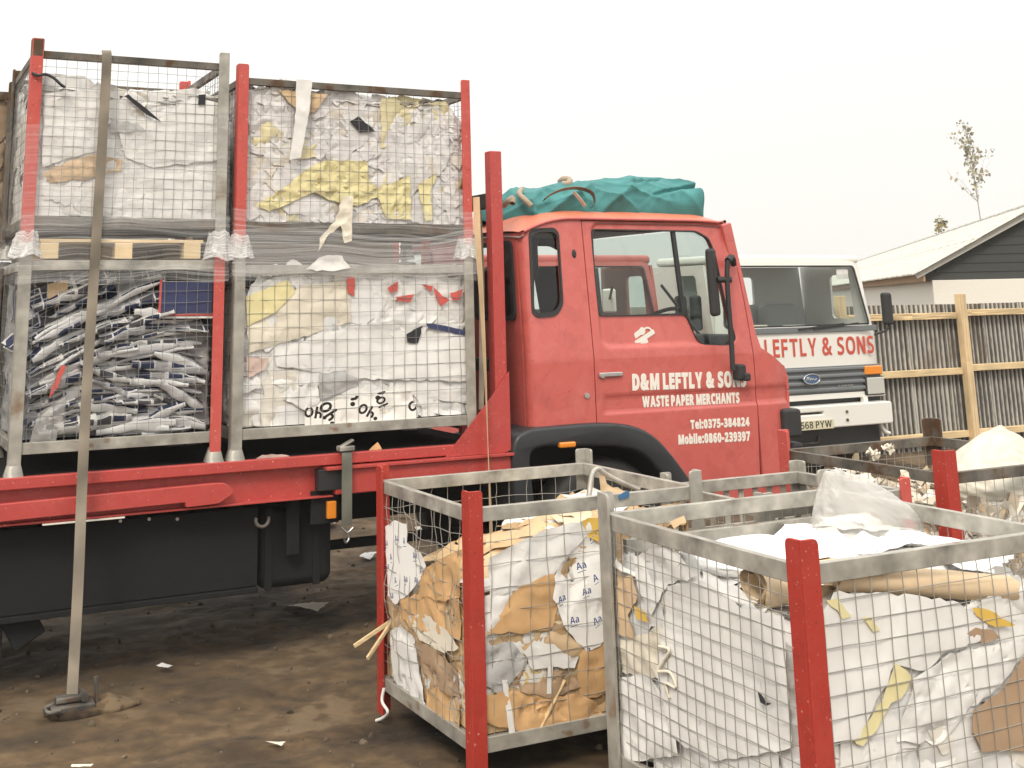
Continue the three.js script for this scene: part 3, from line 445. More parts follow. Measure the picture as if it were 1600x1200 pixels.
// lower cage nearest the cab
piece('cream_sheet', 'cream sheet across the upper middle of the lower cage nearest the cab', 'paper sheet', [[386, 512], [470, 446], [546, 438], [548, 503], [520, 512], [388, 552]], front(zT), PAPER.cream, { ...T, f: 2.5, seed: 15 });
piece('white_sheet', 'largest white sheet across the middle of the lower cage nearest the cab', 'paper sheet', [[428, 545], [545, 510], [622, 500], [700, 512], [738, 530], [738, 596], [560, 592], [432, 572]], front(zT), PAPER.white, { ...T, f: 2.5, seed: 16, off: 0.004 });
piece('white_sheet', 'pointed white sheet near the bottom of the lower cage nearest the cab', 'paper sheet', [[440, 622], [492, 590], [500, 626], [478, 642]], front(zT), PAPER.white, { ...T, seed: 17, off: 0.006 });
piece('grey_sheet', 'grey shiny sheet folded under the largest white one in the lower cage', 'paper sheet', [[498, 584], [578, 574], [556, 604], [500, 626]], front(zT), PAPER.grey, { ...T, seed: 18, off: 0.002 });
piece('yellow_pad', 'pale yellow pad wedged in the top left corner of the lower cage', 'paper pad', [[384, 464], [448, 437], [461, 456], [430, 488], [386, 510]], front(zT), PAPER.yellow, { amp: 0.006, seed: 19, off: 0.008, jag: 0.002 });
piece('pink_scrap', 'brownish pink scrap at the left edge of the lower cage nearest the cab', 'scrap', [[384, 556], [420, 560], [414, 577], [386, 590]], front(zT), PAPER.pink, { ...T, seed: 20, off: 0.006 });
[[[541, 432], [554, 433], [553, 463], [543, 458]], [[604, 450], [622, 440], [620, 455], [610, 458]], [[616, 464], [646, 460], [640, 472], [622, 470]], [[676, 448], [690, 462], [702, 470], [688, 478], [680, 466]], [[656, 444], [676, 446], [672, 456]], [[702, 458], [722, 452], [718, 468], [706, 470]]]
  .forEach((p, i) => piece('red_scrap', ['upright red scrap left of the others at the top of the lower cage', 'first small red scrap right of the upright one in the lower cage', 'broad red scrap below the row in the lower cage', 'long slanting red scrap in the top right of the lower cage', 'thin red sliver under the top rail of the lower cage', 'red scrap nearest the right post of the lower cage'][i], 'scrap', p, front(zT), PAPER.red, { amp: 0.01, seed: 21 + i, off: 0.009, max: 0.014, group: 'red scraps at the top of the lower cage' }));
piece('black_scrap', 'black wedge of card right of centre in the lower cage nearest the cab', 'scrap', [[634, 522], [661, 508], [652, 536], [636, 534]], front(zT), PAPER.black, { amp: 0.006, seed: 28, off: 0.009 });
piece('navy_strip', 'thin navy strip slanting down towards the right post of the lower cage', 'strip', [[664, 505], [690, 508], [732, 518], [724, 524], [668, 512]], front(zT), PAPER.navy, { amp: 0.004, seed: 29, off: 0.011, jag: 0.002 });
const inkTex = canvasTex(512, 256, (c, w, h) => {
  c.fillStyle = '#eeebe6'; c.fillRect(0, 0, w, h); c.strokeStyle = '#23211f'; c.lineWidth = 9; c.lineCap = 'round';
  const glyph = (x, y, s, r) => { c.save(); c.translate(x, y); c.rotate(r); c.scale(s * 1.6, s * 1.6); c.beginPath(); c.ellipse(0, 0, 13, 17, 0, 0, 7); c.stroke(); c.beginPath(); c.moveTo(28, -22); c.lineTo(28, 18); c.moveTo(28, 0); c.quadraticCurveTo(48, -8, 46, 14); c.stroke(); c.beginPath(); c.arc(62, 14, 3, 0, 7); c.stroke(); c.restore(); };
  glyph(290, 60, 1, 1.45); glyph(440, 40, 1, 1.7); glyph(330, 190, 0.8, 0.5); glyph(70, 190, 0.8, 0.2); glyph(150, 170, 0.9, 1.0); glyph(420, 150, 0.7, 1.2);
});
{ const t = inkTex; t.repeat.set(1 / 0.62, 1 / 0.26); t.offset.set(-2.14 / 0.62, -1.165 / 0.26);
  piece('marked_sheet', 'white sheet with black brush marks along the bottom of the lower cage', 'paper sheet', [[474, 634], [560, 618], [640, 605], [652, 650], [640, 668], [560, 672], [476, 668]], front(zT), std({ map: t, roughness: 0.88 }), { ...T, seed: 30, off: 0.007 }); }
// lower left cage: newspapers, each one folded and of its own size
const newsTex = [0, 1, 2, 3].map((k) => canvasTex(256, 256, (c, w, h) => {
  const r = rng(300 + k); c.fillStyle = ['#c9c8c6', '#d6d4d0', '#b9b9ba', '#d0cfd2'][k]; c.fillRect(0, 0, w, h);
  for (let x = 6; x < w - 20; x += 62) for (let y = 6; y < h; y += 5) { if (r() < 0.14) { c.fillStyle = r() < 0.55 ? '#29304a' : '#47474c'; const hh = 20 + r() * 60; c.fillRect(x, y, 56, hh); y += hh; } else { c.fillStyle = 'rgba(40,40,46,' + (0.35 + r() * 0.3) + ')'; c.fillRect(x, y, 40 + r() * 16, 2.2); } }
}));
const newsMat = newsTex.map((t) => { t.repeat.set(3.2, 3.2); return std({ map: t, roughness: 0.9 }); }), pageMat = tone(0.66, 0.66, 0.67), spineMat = [pageMat, newsMat[0], tone(0.74, 0.74, 0.74), newsMat[2]];
{
  const rnd = rng(410), at = (u, v) => onZ(u, v, ZF - 0.04);
  function newspaper(c, len, dep, th, ang, sag, k, yaw, pit) {             // a folded paper: its spine to the front, bending along its length
    const n = 16, m = 5, prof = []; for (let j = 0; j <= 10; j++) { const a = -Math.PI / 2 + Math.PI * j / 10; prof.push([Math.cos(a) * Math.min(th * 0.5, 0.008), Math.sin(a) * th * 0.5]); }
    const mk = (rows) => { const p = [], idx = []; for (let i = 0; i <= n; i++) { const s = i / n - 0.5, yy = -sag * (s * s - 0.08) * 4 * len * 0.25 + 0.006 * noise(s * 5, k, c.x * 9), zz = 0.012 * noise(s * 4, c.y * 9, k); rows.forEach(([z, y]) => p.push(s * len, y * (0.9 + 0.5 * noise(s * 4, c.y * 20, 2)) * (0.75 + 0.5 * sstep(0.5, 0.2, Math.abs(s))) + yy, z + zz)); } const q = rows.length; for (let i = 0; i < n; i++) for (let j = 0; j < q - 1; j++) { const a = i * q + j; idx.push(a, a + 1, a + q, a + 1, a + q + 1, a + q); } const g = new THREE.BufferGeometry(); g.setAttribute('position', new THREE.Float32BufferAttribute(p, 3)); g.setIndex(idx); g.computeVertexNormals(); g.rotateX(pit); g.rotateY(yaw); g.rotateZ(ang); return g; };
    const t = thing('newspaper', 'folded newspaper, one of many stacked in the lower left cage', 'newspaper', [c.x, c.y, c.z], 0, 'folded newspapers stacked in the lower left cage');
    obj('spine', mk(prof), spineMat[k % 4], t);
    const page = (s) => mk(Array.from({ length: m + 1 }, (_, j) => [-dep * j / m, s * th * 0.5]));
    obj('page', page(1), newsMat[k % 4], t); obj('page', page(-1), newsMat[(k + 1) % 4], t);
    if (rnd() < 0.6) obj('inner_page', mk([[th * 0.2, 0.002], [-dep, 0.001]]), newsMat[(k + 2) % 4], t);
    return t;
  }
  // rows read off the photograph: centre, length and slant of the layers
  const lay = [[70, 560, 150, 24], [80, 530, 160, 24], [190, 470, 150, 22], [195, 485, 155, 20], [205, 500, 150, 20], [200, 515, 150, 22], [110, 500, 120, 22], [100, 480, 130, 24], [85, 510, 120, 26], [120, 460, 130, 20],
    [60, 585, 110, 20], [75, 600, 110, 18], [140, 545, 120, 24], [200, 535, 120, 12], [260, 525, 130, 4], [280, 515, 110, -6], [240, 555, 130, 8], [285, 550, 100, -14], [300, 565, 90, -20], [270, 575, 120, -6], [210, 575, 130, 2],
    [180, 590, 120, -16], [225, 600, 140, -3], [290, 605, 90, -20], [305, 620, 80, -32], [300, 635, 90, -28], [160, 625, 110, 8], [210, 625, 120, -4], [120, 615, 100, 14], [190, 650, 140, 20], [230, 660, 130, 22], [260, 645, 120, 2], [280, 660, 120, -6], [150, 665, 110, 4], [200, 672, 130, 3], [100, 655, 80, 30], [290, 672, 100, 2],
    [95, 575, 120, 22], [160, 560, 110, 16], [225, 515, 130, 18], [215, 548, 120, 6], [255, 538, 100, -4], [265, 605, 110, -16], [190, 612, 120, -2], [145, 655, 110, 12], [240, 632, 120, -4], [285, 650, 90, -18], [70, 650, 80, 26], [130, 495, 110, 22], [275, 500, 90, 2], [215, 668, 120, 4], [60, 525, 80, 24],
    [120, 580, 110, 22], [90, 560, 100, 26], [240, 490, 60, -4], [170, 605, 90, -24], [250, 620, 100, -8], [130, 640, 100, 10], [300, 590, 70, -12], [230, 540, 110, 10], [270, 540, 100, 0], [150, 520, 110, 22], [60, 540, 90, 26], [110, 670, 90, 6], [245, 675, 110, 0], [180, 565, 110, 14], [165, 640, 100, -6], [262, 592, 90, -10], [140, 595, 80, 10], [75, 630, 60, 24]];
  lay.forEach(([u, v, l, a], i) => { const c = at(clamp(u, 72, 288), v), len = clamp(l / 300, 0.2, 0.5); c.x = clamp(c.x, 0.755 + len * 0.5, 1.67 - len * 0.5); c.z -= 0.012 + 0.05 * rnd(); newspaper(c, len, 0.22 + rnd() * 0.1, 0.016 + rnd() * rnd() * 0.045, R(a + (rnd() - 0.5) * 8), (rnd() - 0.3) * 0.22, i, (rnd() - 0.5) * 0.5, 0.12 + rnd() * 0.4); });
  const fo = thing('magazine', 'navy magazine with a red border standing against the red post', 'magazine', onZ(289, 493, ZF - 0.035).toArray());
  const a = onZ(249, 437, ZF - 0.035), b = onZ(334, 493, ZF - 0.035), w = b.x - a.x, h = a.y - b.y; fo.position.x = (a.x + b.x) / 2; fo.position.y = b.y;
  obj('cover', bx(w - 0.024, h - 0.024, 0.012, 0, h / 2, 0.001, 0.003), PAPER.navy, fo); obj('border', [rg(-w / 2, w / 2, 0, 0.0118, -0.006, 0.006, 0.002), rg(-w / 2, -w / 2 + 0.0118, 0.012, h, -0.006, 0.006, 0.002)], PAPER.red, fo); obj('pages', bx(w - 0.03, h - 0.02, 0.01, 0, h / 2, -0.011, 0), PAPER.white, fo);
  obj('white_strip', [rg(-w / 2 + 0.012, w / 2, -0.012, -0.001, -0.006, 0.004, 0.001)], PAPER.white, fo); fo.rotation.z = R(-1);
  piece('red_strip', 'short red strip slanting among the newspapers near the grey post', 'strip', [[95, 570], [103, 572], [88, 608], [76, 622], [80, 606]], front(ZF - 0.03), PAPER.red, { amp: 0.004, off: 0.012, seed: 31, jag: 0.001 });
  piece('plastic_sheet', 'crumpled clear plastic sheet low in the corner of the newspaper cage', 'plastic sheet', [[46, 692], [60, 645], [104, 618], [96, 660], [84, 698], [62, 700]], front(ZF - 0.022), M.polythene, { amp: 0.02, f: 9, seed: 32, max: 0.012 });
  piece('yellow_card', 'pale yellow card at the top left of the newspaper cage', 'card', [[74, 444], [108, 438], [104, 462], [88, 480], [74, 466]], front(ZF - 0.1), PAPER.tan, { amp: 0.015, seed: 33 });
}
// wooden pallet carried between the left pair of cages
{
  const t = thing('wooden_pallet', 'pale wooden pallet between the upper and lower left cages', 'pallet', [1.2, 2.052, (ZF + ZB) / 2 - 0.01]);
  const d = 0.42; for (const z of [-d, -0.2, 0.02, 0.24, d]) obj('top_board', rg(-0.42, 0.42, 0.083, 0.1, z - 0.045, z + 0.045, 0.003), M.timber, t);
  for (const x of [-0.37, 0.0, 0.36]) for (const z of [-d, 0, d]) obj('block', rg(x - 0.045, x + 0.045, 0.0, 0.082, z - 0.05, z + 0.05, 0.004), M.timber, t);
}

// ---------------------------------------------------------------- the red lorry
const fontR = await new FontLoader().loadAsync('fonts/droid/droid_sans_regular.typeface.json');
const font = await new FontLoader().loadAsync('fonts/droid/droid_sans_bold.typeface.json');
function lettering(text, height, width, track = 0, bold = 0.06, font_ = font) {                  // flat letters, lower left corner at the origin
  let x = 0; const parts = [];
  for (const ch of text) { if (ch === ' ') { x += height * 0.34; continue; } const g = new TextGeometry(ch, { font: font_, size: height, depth: 0.0012, curveSegments: 4, bevelEnabled: true, bevelThickness: 0.0004, bevelSize: height * bold, bevelSegments: 1 }); g.computeBoundingBox(); const b = g.boundingBox; g.translate(x - b.min.x, 0, 0); x += b.max.x - b.min.x + height * (0.09 + track); parts.push(plain(g)); }
  const g = mergeGeometries(parts); g.computeBoundingBox(); const b = g.boundingBox; g.translate(-b.min.x, 0, 0); g.scale(width / (b.max.x - b.min.x), 1, 1); return g;
}
const ZS = -6.335, WID = 2.06, ZM = ZS - WID / 2;                      // near side of the cab, its width and middle
const tumble = (y) => Math.max(0, y - 1.45) * 0.1;
function wheel(parent, x, y, z, r, w, side) {
  const pr = [[r * 0.56, -w / 2], [r * 0.9, -w / 2], [r * 0.97, -w * 0.42], [r, -w * 0.3], [r, w * 0.3], [r * 0.97, w * 0.42], [r * 0.9, w / 2], [r * 0.56, w / 2]].map(([a, b]) => new THREE.Vector2(a, b));
  const g = new THREE.LatheGeometry(pr, 40); g.rotateX(Math.PI / 2); g.translate(x, y, z); const t = obj('wheel', g, M.rubber, parent);
  const rim = new THREE.LatheGeometry([[0, 0.06], [r * 0.2, 0.06], [r * 0.22, 0.02], [r * 0.42, -0.03], [r * 0.5, -0.02], [r * 0.57, 0.03]].map(([a, b]) => new THREE.Vector2(a, b * side)), 32); rim.rotateX(Math.PI / 2); rim.translate(x, y, z + side * w * 0.3);
  obj('rim', rim, M.galv, t); return t;
}
const lorry = thing('red_lorry', 'red flatbed lorry with white lettering on its door, loaded with stacked cages of paper', 'lorry', [3, 0, ZM]);
const W = (g) => g.translate(-3, 0, -ZM);                             // from places in the yard to places on the lorry
const lo = (name, geos, mat, parent = lorry, opt) => obj(name, (Array.isArray(geos) ? geos : [geos]).map(W), mat, parent, opt);
{
  // load bed
  const X0 = -1.6, Zf = ZS - WID;
  lo('bed_deck', rg(X0, 3.36, 0.965, 1.008, ZS - 0.03, Zf + 0.03, 0.003), M.chassis);
  for (const [z, s] of [[ZS + 0.012, 1], [Zf - 0.012, -1]]) {
    lo('bed_rail', rg(X0, 3.44, 0.955, 1.012, z, z - s * 0.04, 0.006), M.railRed);
    lo('side_beam', [rg(2.36, 3.45, 0.80, 0.93, z + s * 0.01, z - s * 0.06, 0.008), rg(2.30, 3.46, 0.931, 0.948, z + s * 0.035, z - s * 0.06, 0.003)], M.railRed);
    lo('side_channel', [rg(X0, 2.355, 0.80, 0.953, z - s * 0.06, z - s * 0.07, 0), rg(X0, 2.355, 0.79, 0.80, z - s * 0.01, z - s * 0.07, 0.002)], M.railRed);
  }
  const arm = new THREE.ExtrudeGeometry(shape(rounded([[X0, 0.785], [1.55, 0.835], [1.55, 0.81], [1.72, 0.815], [1.80, 0.86], [1.76, 0.905], [1.7, 0.91], [X0, 0.862]], 0.02)), { depth: 0.04, bevelEnabled: true, bevelSize: 0.003, bevelThickness: 0.003, bevelSegments: 1 }); arm.translate(0, 0, ZS - 0.01);
  lo('side_guard', arm, M.railRed);
  lo('name_strip', rg(0.86, 1.25, 0.782, 0.789, ZS + 0.002, ZS + 0.02, 0.001), M.decal);
  for (const z of [ZM - 0.4, ZM + 0.4]) lo('chassis_rail', rg(X0, 5.2, 0.56, 0.76, z - 0.035, z + 0.035, 0.006), M.chassis);
  for (let x = X0 + 0.3; x < 3.3; x += 0.52) lo('cross_bearer', rg(x, x + 0.07, 0.765, 0.96, ZS - 0.1, Zf + 0.1, 0.003), M.chassis);
  lo('side_panel', [rg(X0, 1.98, 0.36, 0.755, ZS - 0.13, ZS - 0.16, 0.004), rg(X0, 1.98, 0.33, 0.357, ZS - 0.11, ZS - 0.18, 0.004)], M.chassis);
  for (const x of [-0.9, 0.2, 1.25]) lo('panel_stay', rg(x, x + 0.05, 0.34, 0.78, ZS - 0.165, ZS - 0.22, 0.003), M.chassis);
  for (const u of [42, 172, 188, 233, 277]) { const p = onZ(u, u < 100 ? 812 : u < 180 ? 809 : u < 200 ? 814 : 811, ZS - 0.125); lo('stud', cyl(0.008, 0.008, 0.01, 8).rotateX(Math.PI / 2).translate(p.x, p.y, p.z), M.chrome); }
  lo('fuel_tank', new RoundedBoxGeometry(0.42, 0.42, 0.5, 3, 0.06).translate(2.21, 0.53, ZS - 0.42), M.chassis);
  for (const x of [2.03, 2.30]) lo('tank_strap', rg(x, x + 0.04, 0.325, 0.735, ZS - 0.163, ZS - 0.172, 0.001), M.chassis);
  lo('tank_bracket', [rg(2.13, 2.2, 0.5, 0.79, ZS - 0.10, ZS - 0.13, 0.003)], M.chassis);
  lo('under_run_bar', rg(2.37, 3.5, 0.42, 0.47, ZS - 0.5, ZS - 0.54, 0.003), M.chassis);
  const tr = new THREE.TorusGeometry(0.035, 0.009, 6, 16, 3.8); tr.rotateZ(2.8); const tp = onZ(410, 812, ZS - 0.03); tr.translate(tp.x, tp.y, tp.z); lo('rope_hook', tr, M.steel);
  const mk = onZ(519, 797, ZS + 0.002); lo('side_marker', rg(mk.x - 0.026, mk.x + 0.026, mk.y - 0.045, mk.y + 0.045, mk.z, mk.z - 0.03, 0.006), M.amber);
  lo('marker_bracket', rg(mk.x - 0.11, mk.x + 0.05, mk.y - 0.07, mk.y + 0.1, mk.z - 0.031, mk.z - 0.04, 0.002), M.chassis);
  const pl = onZ(526, 748, ZS + 0.03); lo('black_plate', rg(pl.x - 0.1, pl.x + 0.09, pl.y - 0.058, pl.y + 0.05, ZS + 0.024, ZS - 0.04, 0.004), M.black);
  // headboard
  const hp = (z) => rg(3.355, 3.435, 0.95, 2.70, z, z - 0.075, 0.006);
  lo('headboard_post', hp(ZS + 0.005), M.railRed); lo('headboard_post', hp(Zf + 0.07), M.railRed);
  lo('headboard_rail', rg(3.365, 3.425, 2.36, 2.45, ZS - 0.071, Zf + 0.071, 0.004), M.black); lo('headboard_rail', rg(3.365, 3.425, 1.40, 1.47, ZS - 0.071, Zf + 0.071, 0.004), M.black);
  for (const z of [ZS - 0.5, ZM, Zf + 0.5]) lo('headboard_bar', rg(3.37, 3.42, 1.01, 2.359, z - 0.025, z + 0.025, 0.003), M.railRed);
  for (const z of [ZS + 0.011, Zf + 0.005]) { const gs = new THREE.ExtrudeGeometry(shape([[3.02, 0.95], [3.4, 0.95], [3.44, 0.96], [3.44, 1.40], [3.30, 1.24]]), { depth: 0.008, bevelEnabled: false }); gs.translate(0, 0, z); lo('gusset_plate', gs, M.railRed); }
  // cab: rear quarter, front quarter and door of the near side, the same on the far side
  const rearCorner = (x) => { const d = 3.60 + 0.085 - x; return d > 0 ? 0.085 - Math.sqrt(Math.max(0, 0.085 * 0.085 - d * d)) : 0; };
  const band = (x, y) => -0.009 * (sstep(1.115, 1.14, y) - sstep(1.212, 1.237, y)) * sstep(4.08, 4.13, x), bandY = [1.115, 1.121, 1.1275, 1.134, 1.14, 1.212, 1.218, 1.2245, 1.231, 1.237, 1.45];
  const sq = (x, y) => { const cx = 4.64, hx = 0.545, cy = 1.90, hy = 0.40, r = 0.09, dx = Math.max(0, Math.abs(x - cx) - hx + r), dy = Math.max(0, Math.abs(y - cy) - hy + r); return r - Math.hypot(dx, dy); };   // the pressed-in field round the door window
  const sill = (x) => 1.10;
  const zside = (x, y) => ZS - tumble(y) - rearCorner(x);
  const zdoor = (x, y) => ZS - tumble(y) + band(x, y) - 0.014 * sstep(0, 0.034, sq(x, y));
  const bell = (x, y) => -0.05 * sstep(5.42, 5.62, x) * 1.0;
  const q = (u, v) => { let z = ZS, p; for (let i = 0; i < 6; i++) { p = onZ(u, v, z); z = ZS - tumble(p.y); } return [p.x, p.y]; };
  const rearPoly = [[3.603, 1.03], [4.040, 1.03], [4.040, 2.300], [3.93, 2.298], [3.79, 2.283], [3.70, 2.262], [3.603, 2.225]];
  const qwin = rounded([[3.665, 2.225], [3.835, 2.232], [3.862, 2.20], [3.85, 1.79], [3.80, 1.725], [3.645, 1.715]].map(([x, y]) => [x, y]), 0.05);
  const frontPoly = [[5.285, 0.63], [5.545, 0.63], [5.565, 0.83], [5.59, 1.20], [5.588, 1.29], [5.565, 1.345], [5.345, 1.475], [5.315, 1.575], [5.278, 1.825], [5.245, 2.075], [5.175, 2.300], [5.158, 2.285], [5.232, 2.05], [5.262, 1.74], [5.279, 1.41], [5.284, 1.09]];
  const doorPoly = [[4.047, 1.045], [4.17, 1.04], [4.353, 1.003], [4.536, 0.88], [4.70, 0.71], [4.73, 0.665], [5.262, 0.665], [5.277, 1.09], [5.272, 1.41], [5.255, 1.74], [5.225, 2.05], [5.152, 2.278], [5.10, 2.292], [4.047, 2.292]];
  const winPx = [[925, 358], [1088, 361], [1108, 372], [1118, 396], [1136, 480], [1151, 530], [1141, 540], [1099, 539], [1090, 531], [1072, 491], [936, 494], [929, 430]];
  const win = rounded(winPx.map(([u, v]) => q(u, v)), 0.03);
  const mirrorZ = (g) => { const p = g.attributes.position; for (let i = 0; i < p.count; i++) p.setZ(i, 2 * ZM - p.getZ(i)); const n = g.attributes.normal; for (let i = 0; i < n.count; i++) n.setZ(i, -n.getZ(i)); return g; };
  const doors = [];
  for (const s of [1, -1]) {
    const f = s > 0 ? (g) => g : mirrorZ;
    lo('cab_side', [f(pressed(rearPoly, [qwin], 0.02, zside, 0.02, 0.6, [1.45])), f(pressed(frontPoly, [], 0.02, (x, y) => zside(x, y) + band(x, y) + bell(x, y), 0.025, 0.6, bandY))], M.cabRed);
    const door = lo('door', f(pressed(doorPoly, [win], 0.03, zdoor, 0.013, 0.6, bandY)), M.cabRed); doors.push(door);
    const inner = rounded(win, 0.002);
    const glass = (poly, off) => { const sh = new THREE.ShapeGeometry(shape(poly)); const p = sh.attributes.position; for (let i = 0; i < p.count; i++) p.setZ(i, ZS - tumble(p.getY(i)) - off); sh.computeVertexNormals(); return f(sh); };
    lo('window_glass', glass(win, 0.03), M.glass, door);
    lo('quarter_glass', glass(qwin, 0.016), M.glass);
    const seal = (poly, wdt, out) => { const grow = (k) => { const c = poly.reduce((a, b) => [a[0] + b[0] / poly.length, a[1] + b[1] / poly.length], [0, 0]); return poly.map(([x, y]) => { const dx = x - c[0], dy = y - c[1], L = Math.hypot(dx, dy); return [x + dx / L * k, y + dy / L * k]; }); }; const sh = shape(grow(out)); sh.holes.push(shape(grow(out - wdt))); const g = new THREE.ExtrudeGeometry(sh, { depth: 0.014, bevelEnabled: false, curveSegments: 3 }); const p = g.attributes.position; for (let i = 0; i < p.count; i++) p.setZ(i, p.getZ(i) + ZS - tumble(p.getY(i)) - 0.006 - rearCorner(p.getX(i))); g.computeVertexNormals(); return f(g); };
    lo('quarter_seal', seal(qwin, 0.028, 0.016), M.rubber);
    const ws = seal(win, 0.012, 0.004); ws.translate(0, 0, -s * 0.012); lo('window_seal', ws, M.rubber, door);
    const d0 = q(1054, 361), d1 = q(1071, 490); const zz = (y) => ZS - tumble(y) - 0.022; lo('window_bar', f(bar([d0[0], d0[1], zz(d0[1])], [d1[0], d1[1], zz(d1[1])], 0.022, 0.03, 0.003, new V3(1, 0, 0))), M.rubber, door);
  }
  const door = doors[0], onDoor = (u, v, off = 0) => { const [x, y] = q(u, v); return new V3(x, y, zdoor(x, y) + off); };
  const put = (name, g, u0, v0, u1, v1, off = 0.001) => { const a = onDoor(u0, v0, off), b = onDoor(u1, v1, off); g.rotateZ(Math.atan2(b.y - a.y, b.x - a.x)); g.translate(a.x, a.y, a.z); lo(name, g, M.decal, door); };
  const wd = (u0, v0, u1, v1) => onDoor(u0, v0).distanceTo(onDoor(u1, v1));
  put('lettering', lettering('D&M LEFTLY & SONS', 0.09, wd(988, 608, 1166, 602)), 988, 609, 1166, 603);
  put('lettering', lettering('WASTE PAPER MERCHANTS', 0.06, wd(1005, 636, 1157, 629)), 1005, 636, 1157, 629);
  put('lettering', lettering('Tel:0375-384824', 0.05, wd(1079, 670, 1171, 665)), 1079, 670, 1171, 665);
  put('lettering', lettering('Mobile:0860-239397', 0.053, wd(1060, 694, 1172, 688)), 1060, 694, 1172, 688);
  { // small white emblem below the window: two plates and a rounded cap over them, slanting upwards
    const c = onDoor(1010, 526, 0.001), e = [shape(rounded([[-0.075, -0.012], [-0.02, 0.018], [-0.035, 0.05], [-0.085, 0.02]], 0.01)), shape(rounded([[-0.07, -0.052], [0.075, 0.018], [0.062, 0.044], [-0.084, -0.026]], 0.006)), shape(rounded([[-0.03, -0.056], [0.02, -0.034], [0.008, -0.008], [-0.045, -0.03]], 0.006))].map((s) => new THREE.ExtrudeGeometry(s, { depth: 0.0014, bevelEnabled: false }));
    const cap = new THREE.RingGeometry(0.032, 0.044, 20, 1, 0.15, 2.9); cap.translate(0.018, 0.016, 0.0016); const cap2 = new THREE.CircleGeometry(0.024, 16); cap2.translate(-0.022, 0.035, 0.0018);
    e[1].translate(0, 0, 0.0016); e[2].translate(0, 0, 0.0032); lo('emblem', [...e, cap, cap2].map((g) => g.translate(c.x, c.y, c.z)), M.decal, door);
  }
  { const h = onDoor(953, 585, 0.004); lo('handle', [rg(h.x - 0.085, h.x + 0.085, h.y - 0.013, h.y + 0.013, h.z, h.z + 0.014, 0.005), bx(0.03, 0.03, 0.012, h.x - 0.062, h.y - 0.006, h.z + 0.009, 0.005)], M.chrome, door); const k = onZ(917, 618, ZS + 0.004); lo('hinge_stud', cyl(0.017, 0.017, 0.012, 12).rotateX(Math.PI / 2).translate(k.x, k.y, k.z), M.chrome); }
  { const c = [897, 397], [x, y] = q(...c); lo('vent', [cyl(0.01, 0.018, 0.012, 10).rotateX(Math.PI / 2).scale(1, 1.7, 1).translate(x, y, ZS - tumble(y) + 0.004)], M.rubber); }
  // roof, drip rail, back wall, front
  const dripY = (x) => 2.31 - 0.095 * Math.pow(clamp((3.98 - x) / 0.38, 0, 1), 2) - 0.012 * sstep(4.9, 5.2, x), zE = (x) => tumble(2.3) + 0.0 * x;
  { const nu = 40, nv = 48, g = new THREE.PlaneGeometry(1, 1, nu, nv), p = g.attributes.position;
    for (let i = 0; i < p.count; i++) { const u = p.getX(i) + 0.5, v = p.getY(i) + 0.5, e = Math.pow(Math.abs(2 * v - 1), 5), x = lerp(3.59, 5.20, u), end = 1 - Math.pow(clamp((0.16 - u) / 0.16, 0, 1), 2) * 0.75 - Math.pow(clamp((u - 0.9) / 0.1, 0, 1), 2) * 0.85; const crest = 0.088 * end; p.setXYZ(i, x - 0.05 * Math.pow(Math.abs(2 * v - 1), 8) * clamp((u - 0.5) * 2, 0, 1) * 0.6, dripY(x) + crest * (1 - e) + 0.004, lerp(ZS - zE(x) - WID + 2 * zE(x), ZS - zE(x), v)); }
    g.deleteAttribute('normal'); g.computeVertexNormals(); const inl = g.clone(); inl.translate(0, -0.035, 0); lo('roof', g, M.roofRed); lo('headlining', inl, M.headlining);
    for (const s of [1, -1]) { const pts = []; for (let x = 3.62; x <= 5.19; x += 0.1) pts.push([x, dripY(x) - 0.004, s > 0 ? ZS - zE(x) + 0.008 : ZS - WID + zE(x) - 0.008]); lo('drip_rail', tube(pts, 0.011, 50, 6), M.cabRed); }
    lo('drip_rail', tube([[5.18, 2.303, ZS - 0.085], [5.215, 2.303, ZS - 0.2], [5.23, 2.305, ZM], [5.215, 2.303, ZS - WID + 0.2], [5.18, 2.303, ZS - WID + 0.085]], 0.012, 40, 6), M.cabRed);
  }
  { // back wall with two windows
    const zn = -0.06, o = [[ZS - 0.087, 1.03], [ZS - 0.1, 1.5], [ZS - 0.15, 2.215], [ZS - WID + 0.15, 2.215], [ZS - WID + 0.1, 1.5], [ZS - WID + 0.087, 1.03]].map(([z, y]) => [z - ZM, y]);
    const w1 = rounded([[0.86, 1.70], [0.35, 1.70], [0.35, 2.16], [0.83, 2.16]], 0.05), w2 = w1.map(([a, b]) => [-a, b]);
    const s = shape(o); s.holes.push(shape(w1), shape(w2)); const g = new THREE.ExtrudeGeometry(s, { depth: 0.025, bevelEnabled: false }); g.rotateY(-Math.PI / 2); g.translate(3.625, 0, ZM); lo('back_wall', g, M.cabRed);
    for (const w of [w1, w2]) {
      const c = [w.reduce((a, b) => a + b[0], 0) / w.length, w.reduce((a, b) => a + b[1], 0) / w.length], grow = (k) => w.map(([x, y]) => [c[0] + (x - c[0]) * k, c[1] + (y - c[1]) * k]);
      const r = shape(grow(1.06)); r.holes.push(shape(grow(0.93))); const rg_ = new THREE.ExtrudeGeometry(r, { depth: 0.016, bevelEnabled: false }); rg_.rotateY(-Math.PI / 2); rg_.translate(3.601, 0, ZM); lo('back_window_seal', rg_, M.rubber);
      const gl = new THREE.ShapeGeometry(shape(w)); gl.rotateY(-Math.PI / 2); gl.translate(3.612, 0, ZM); lo('back_window', gl, M.glass);
    }
  }
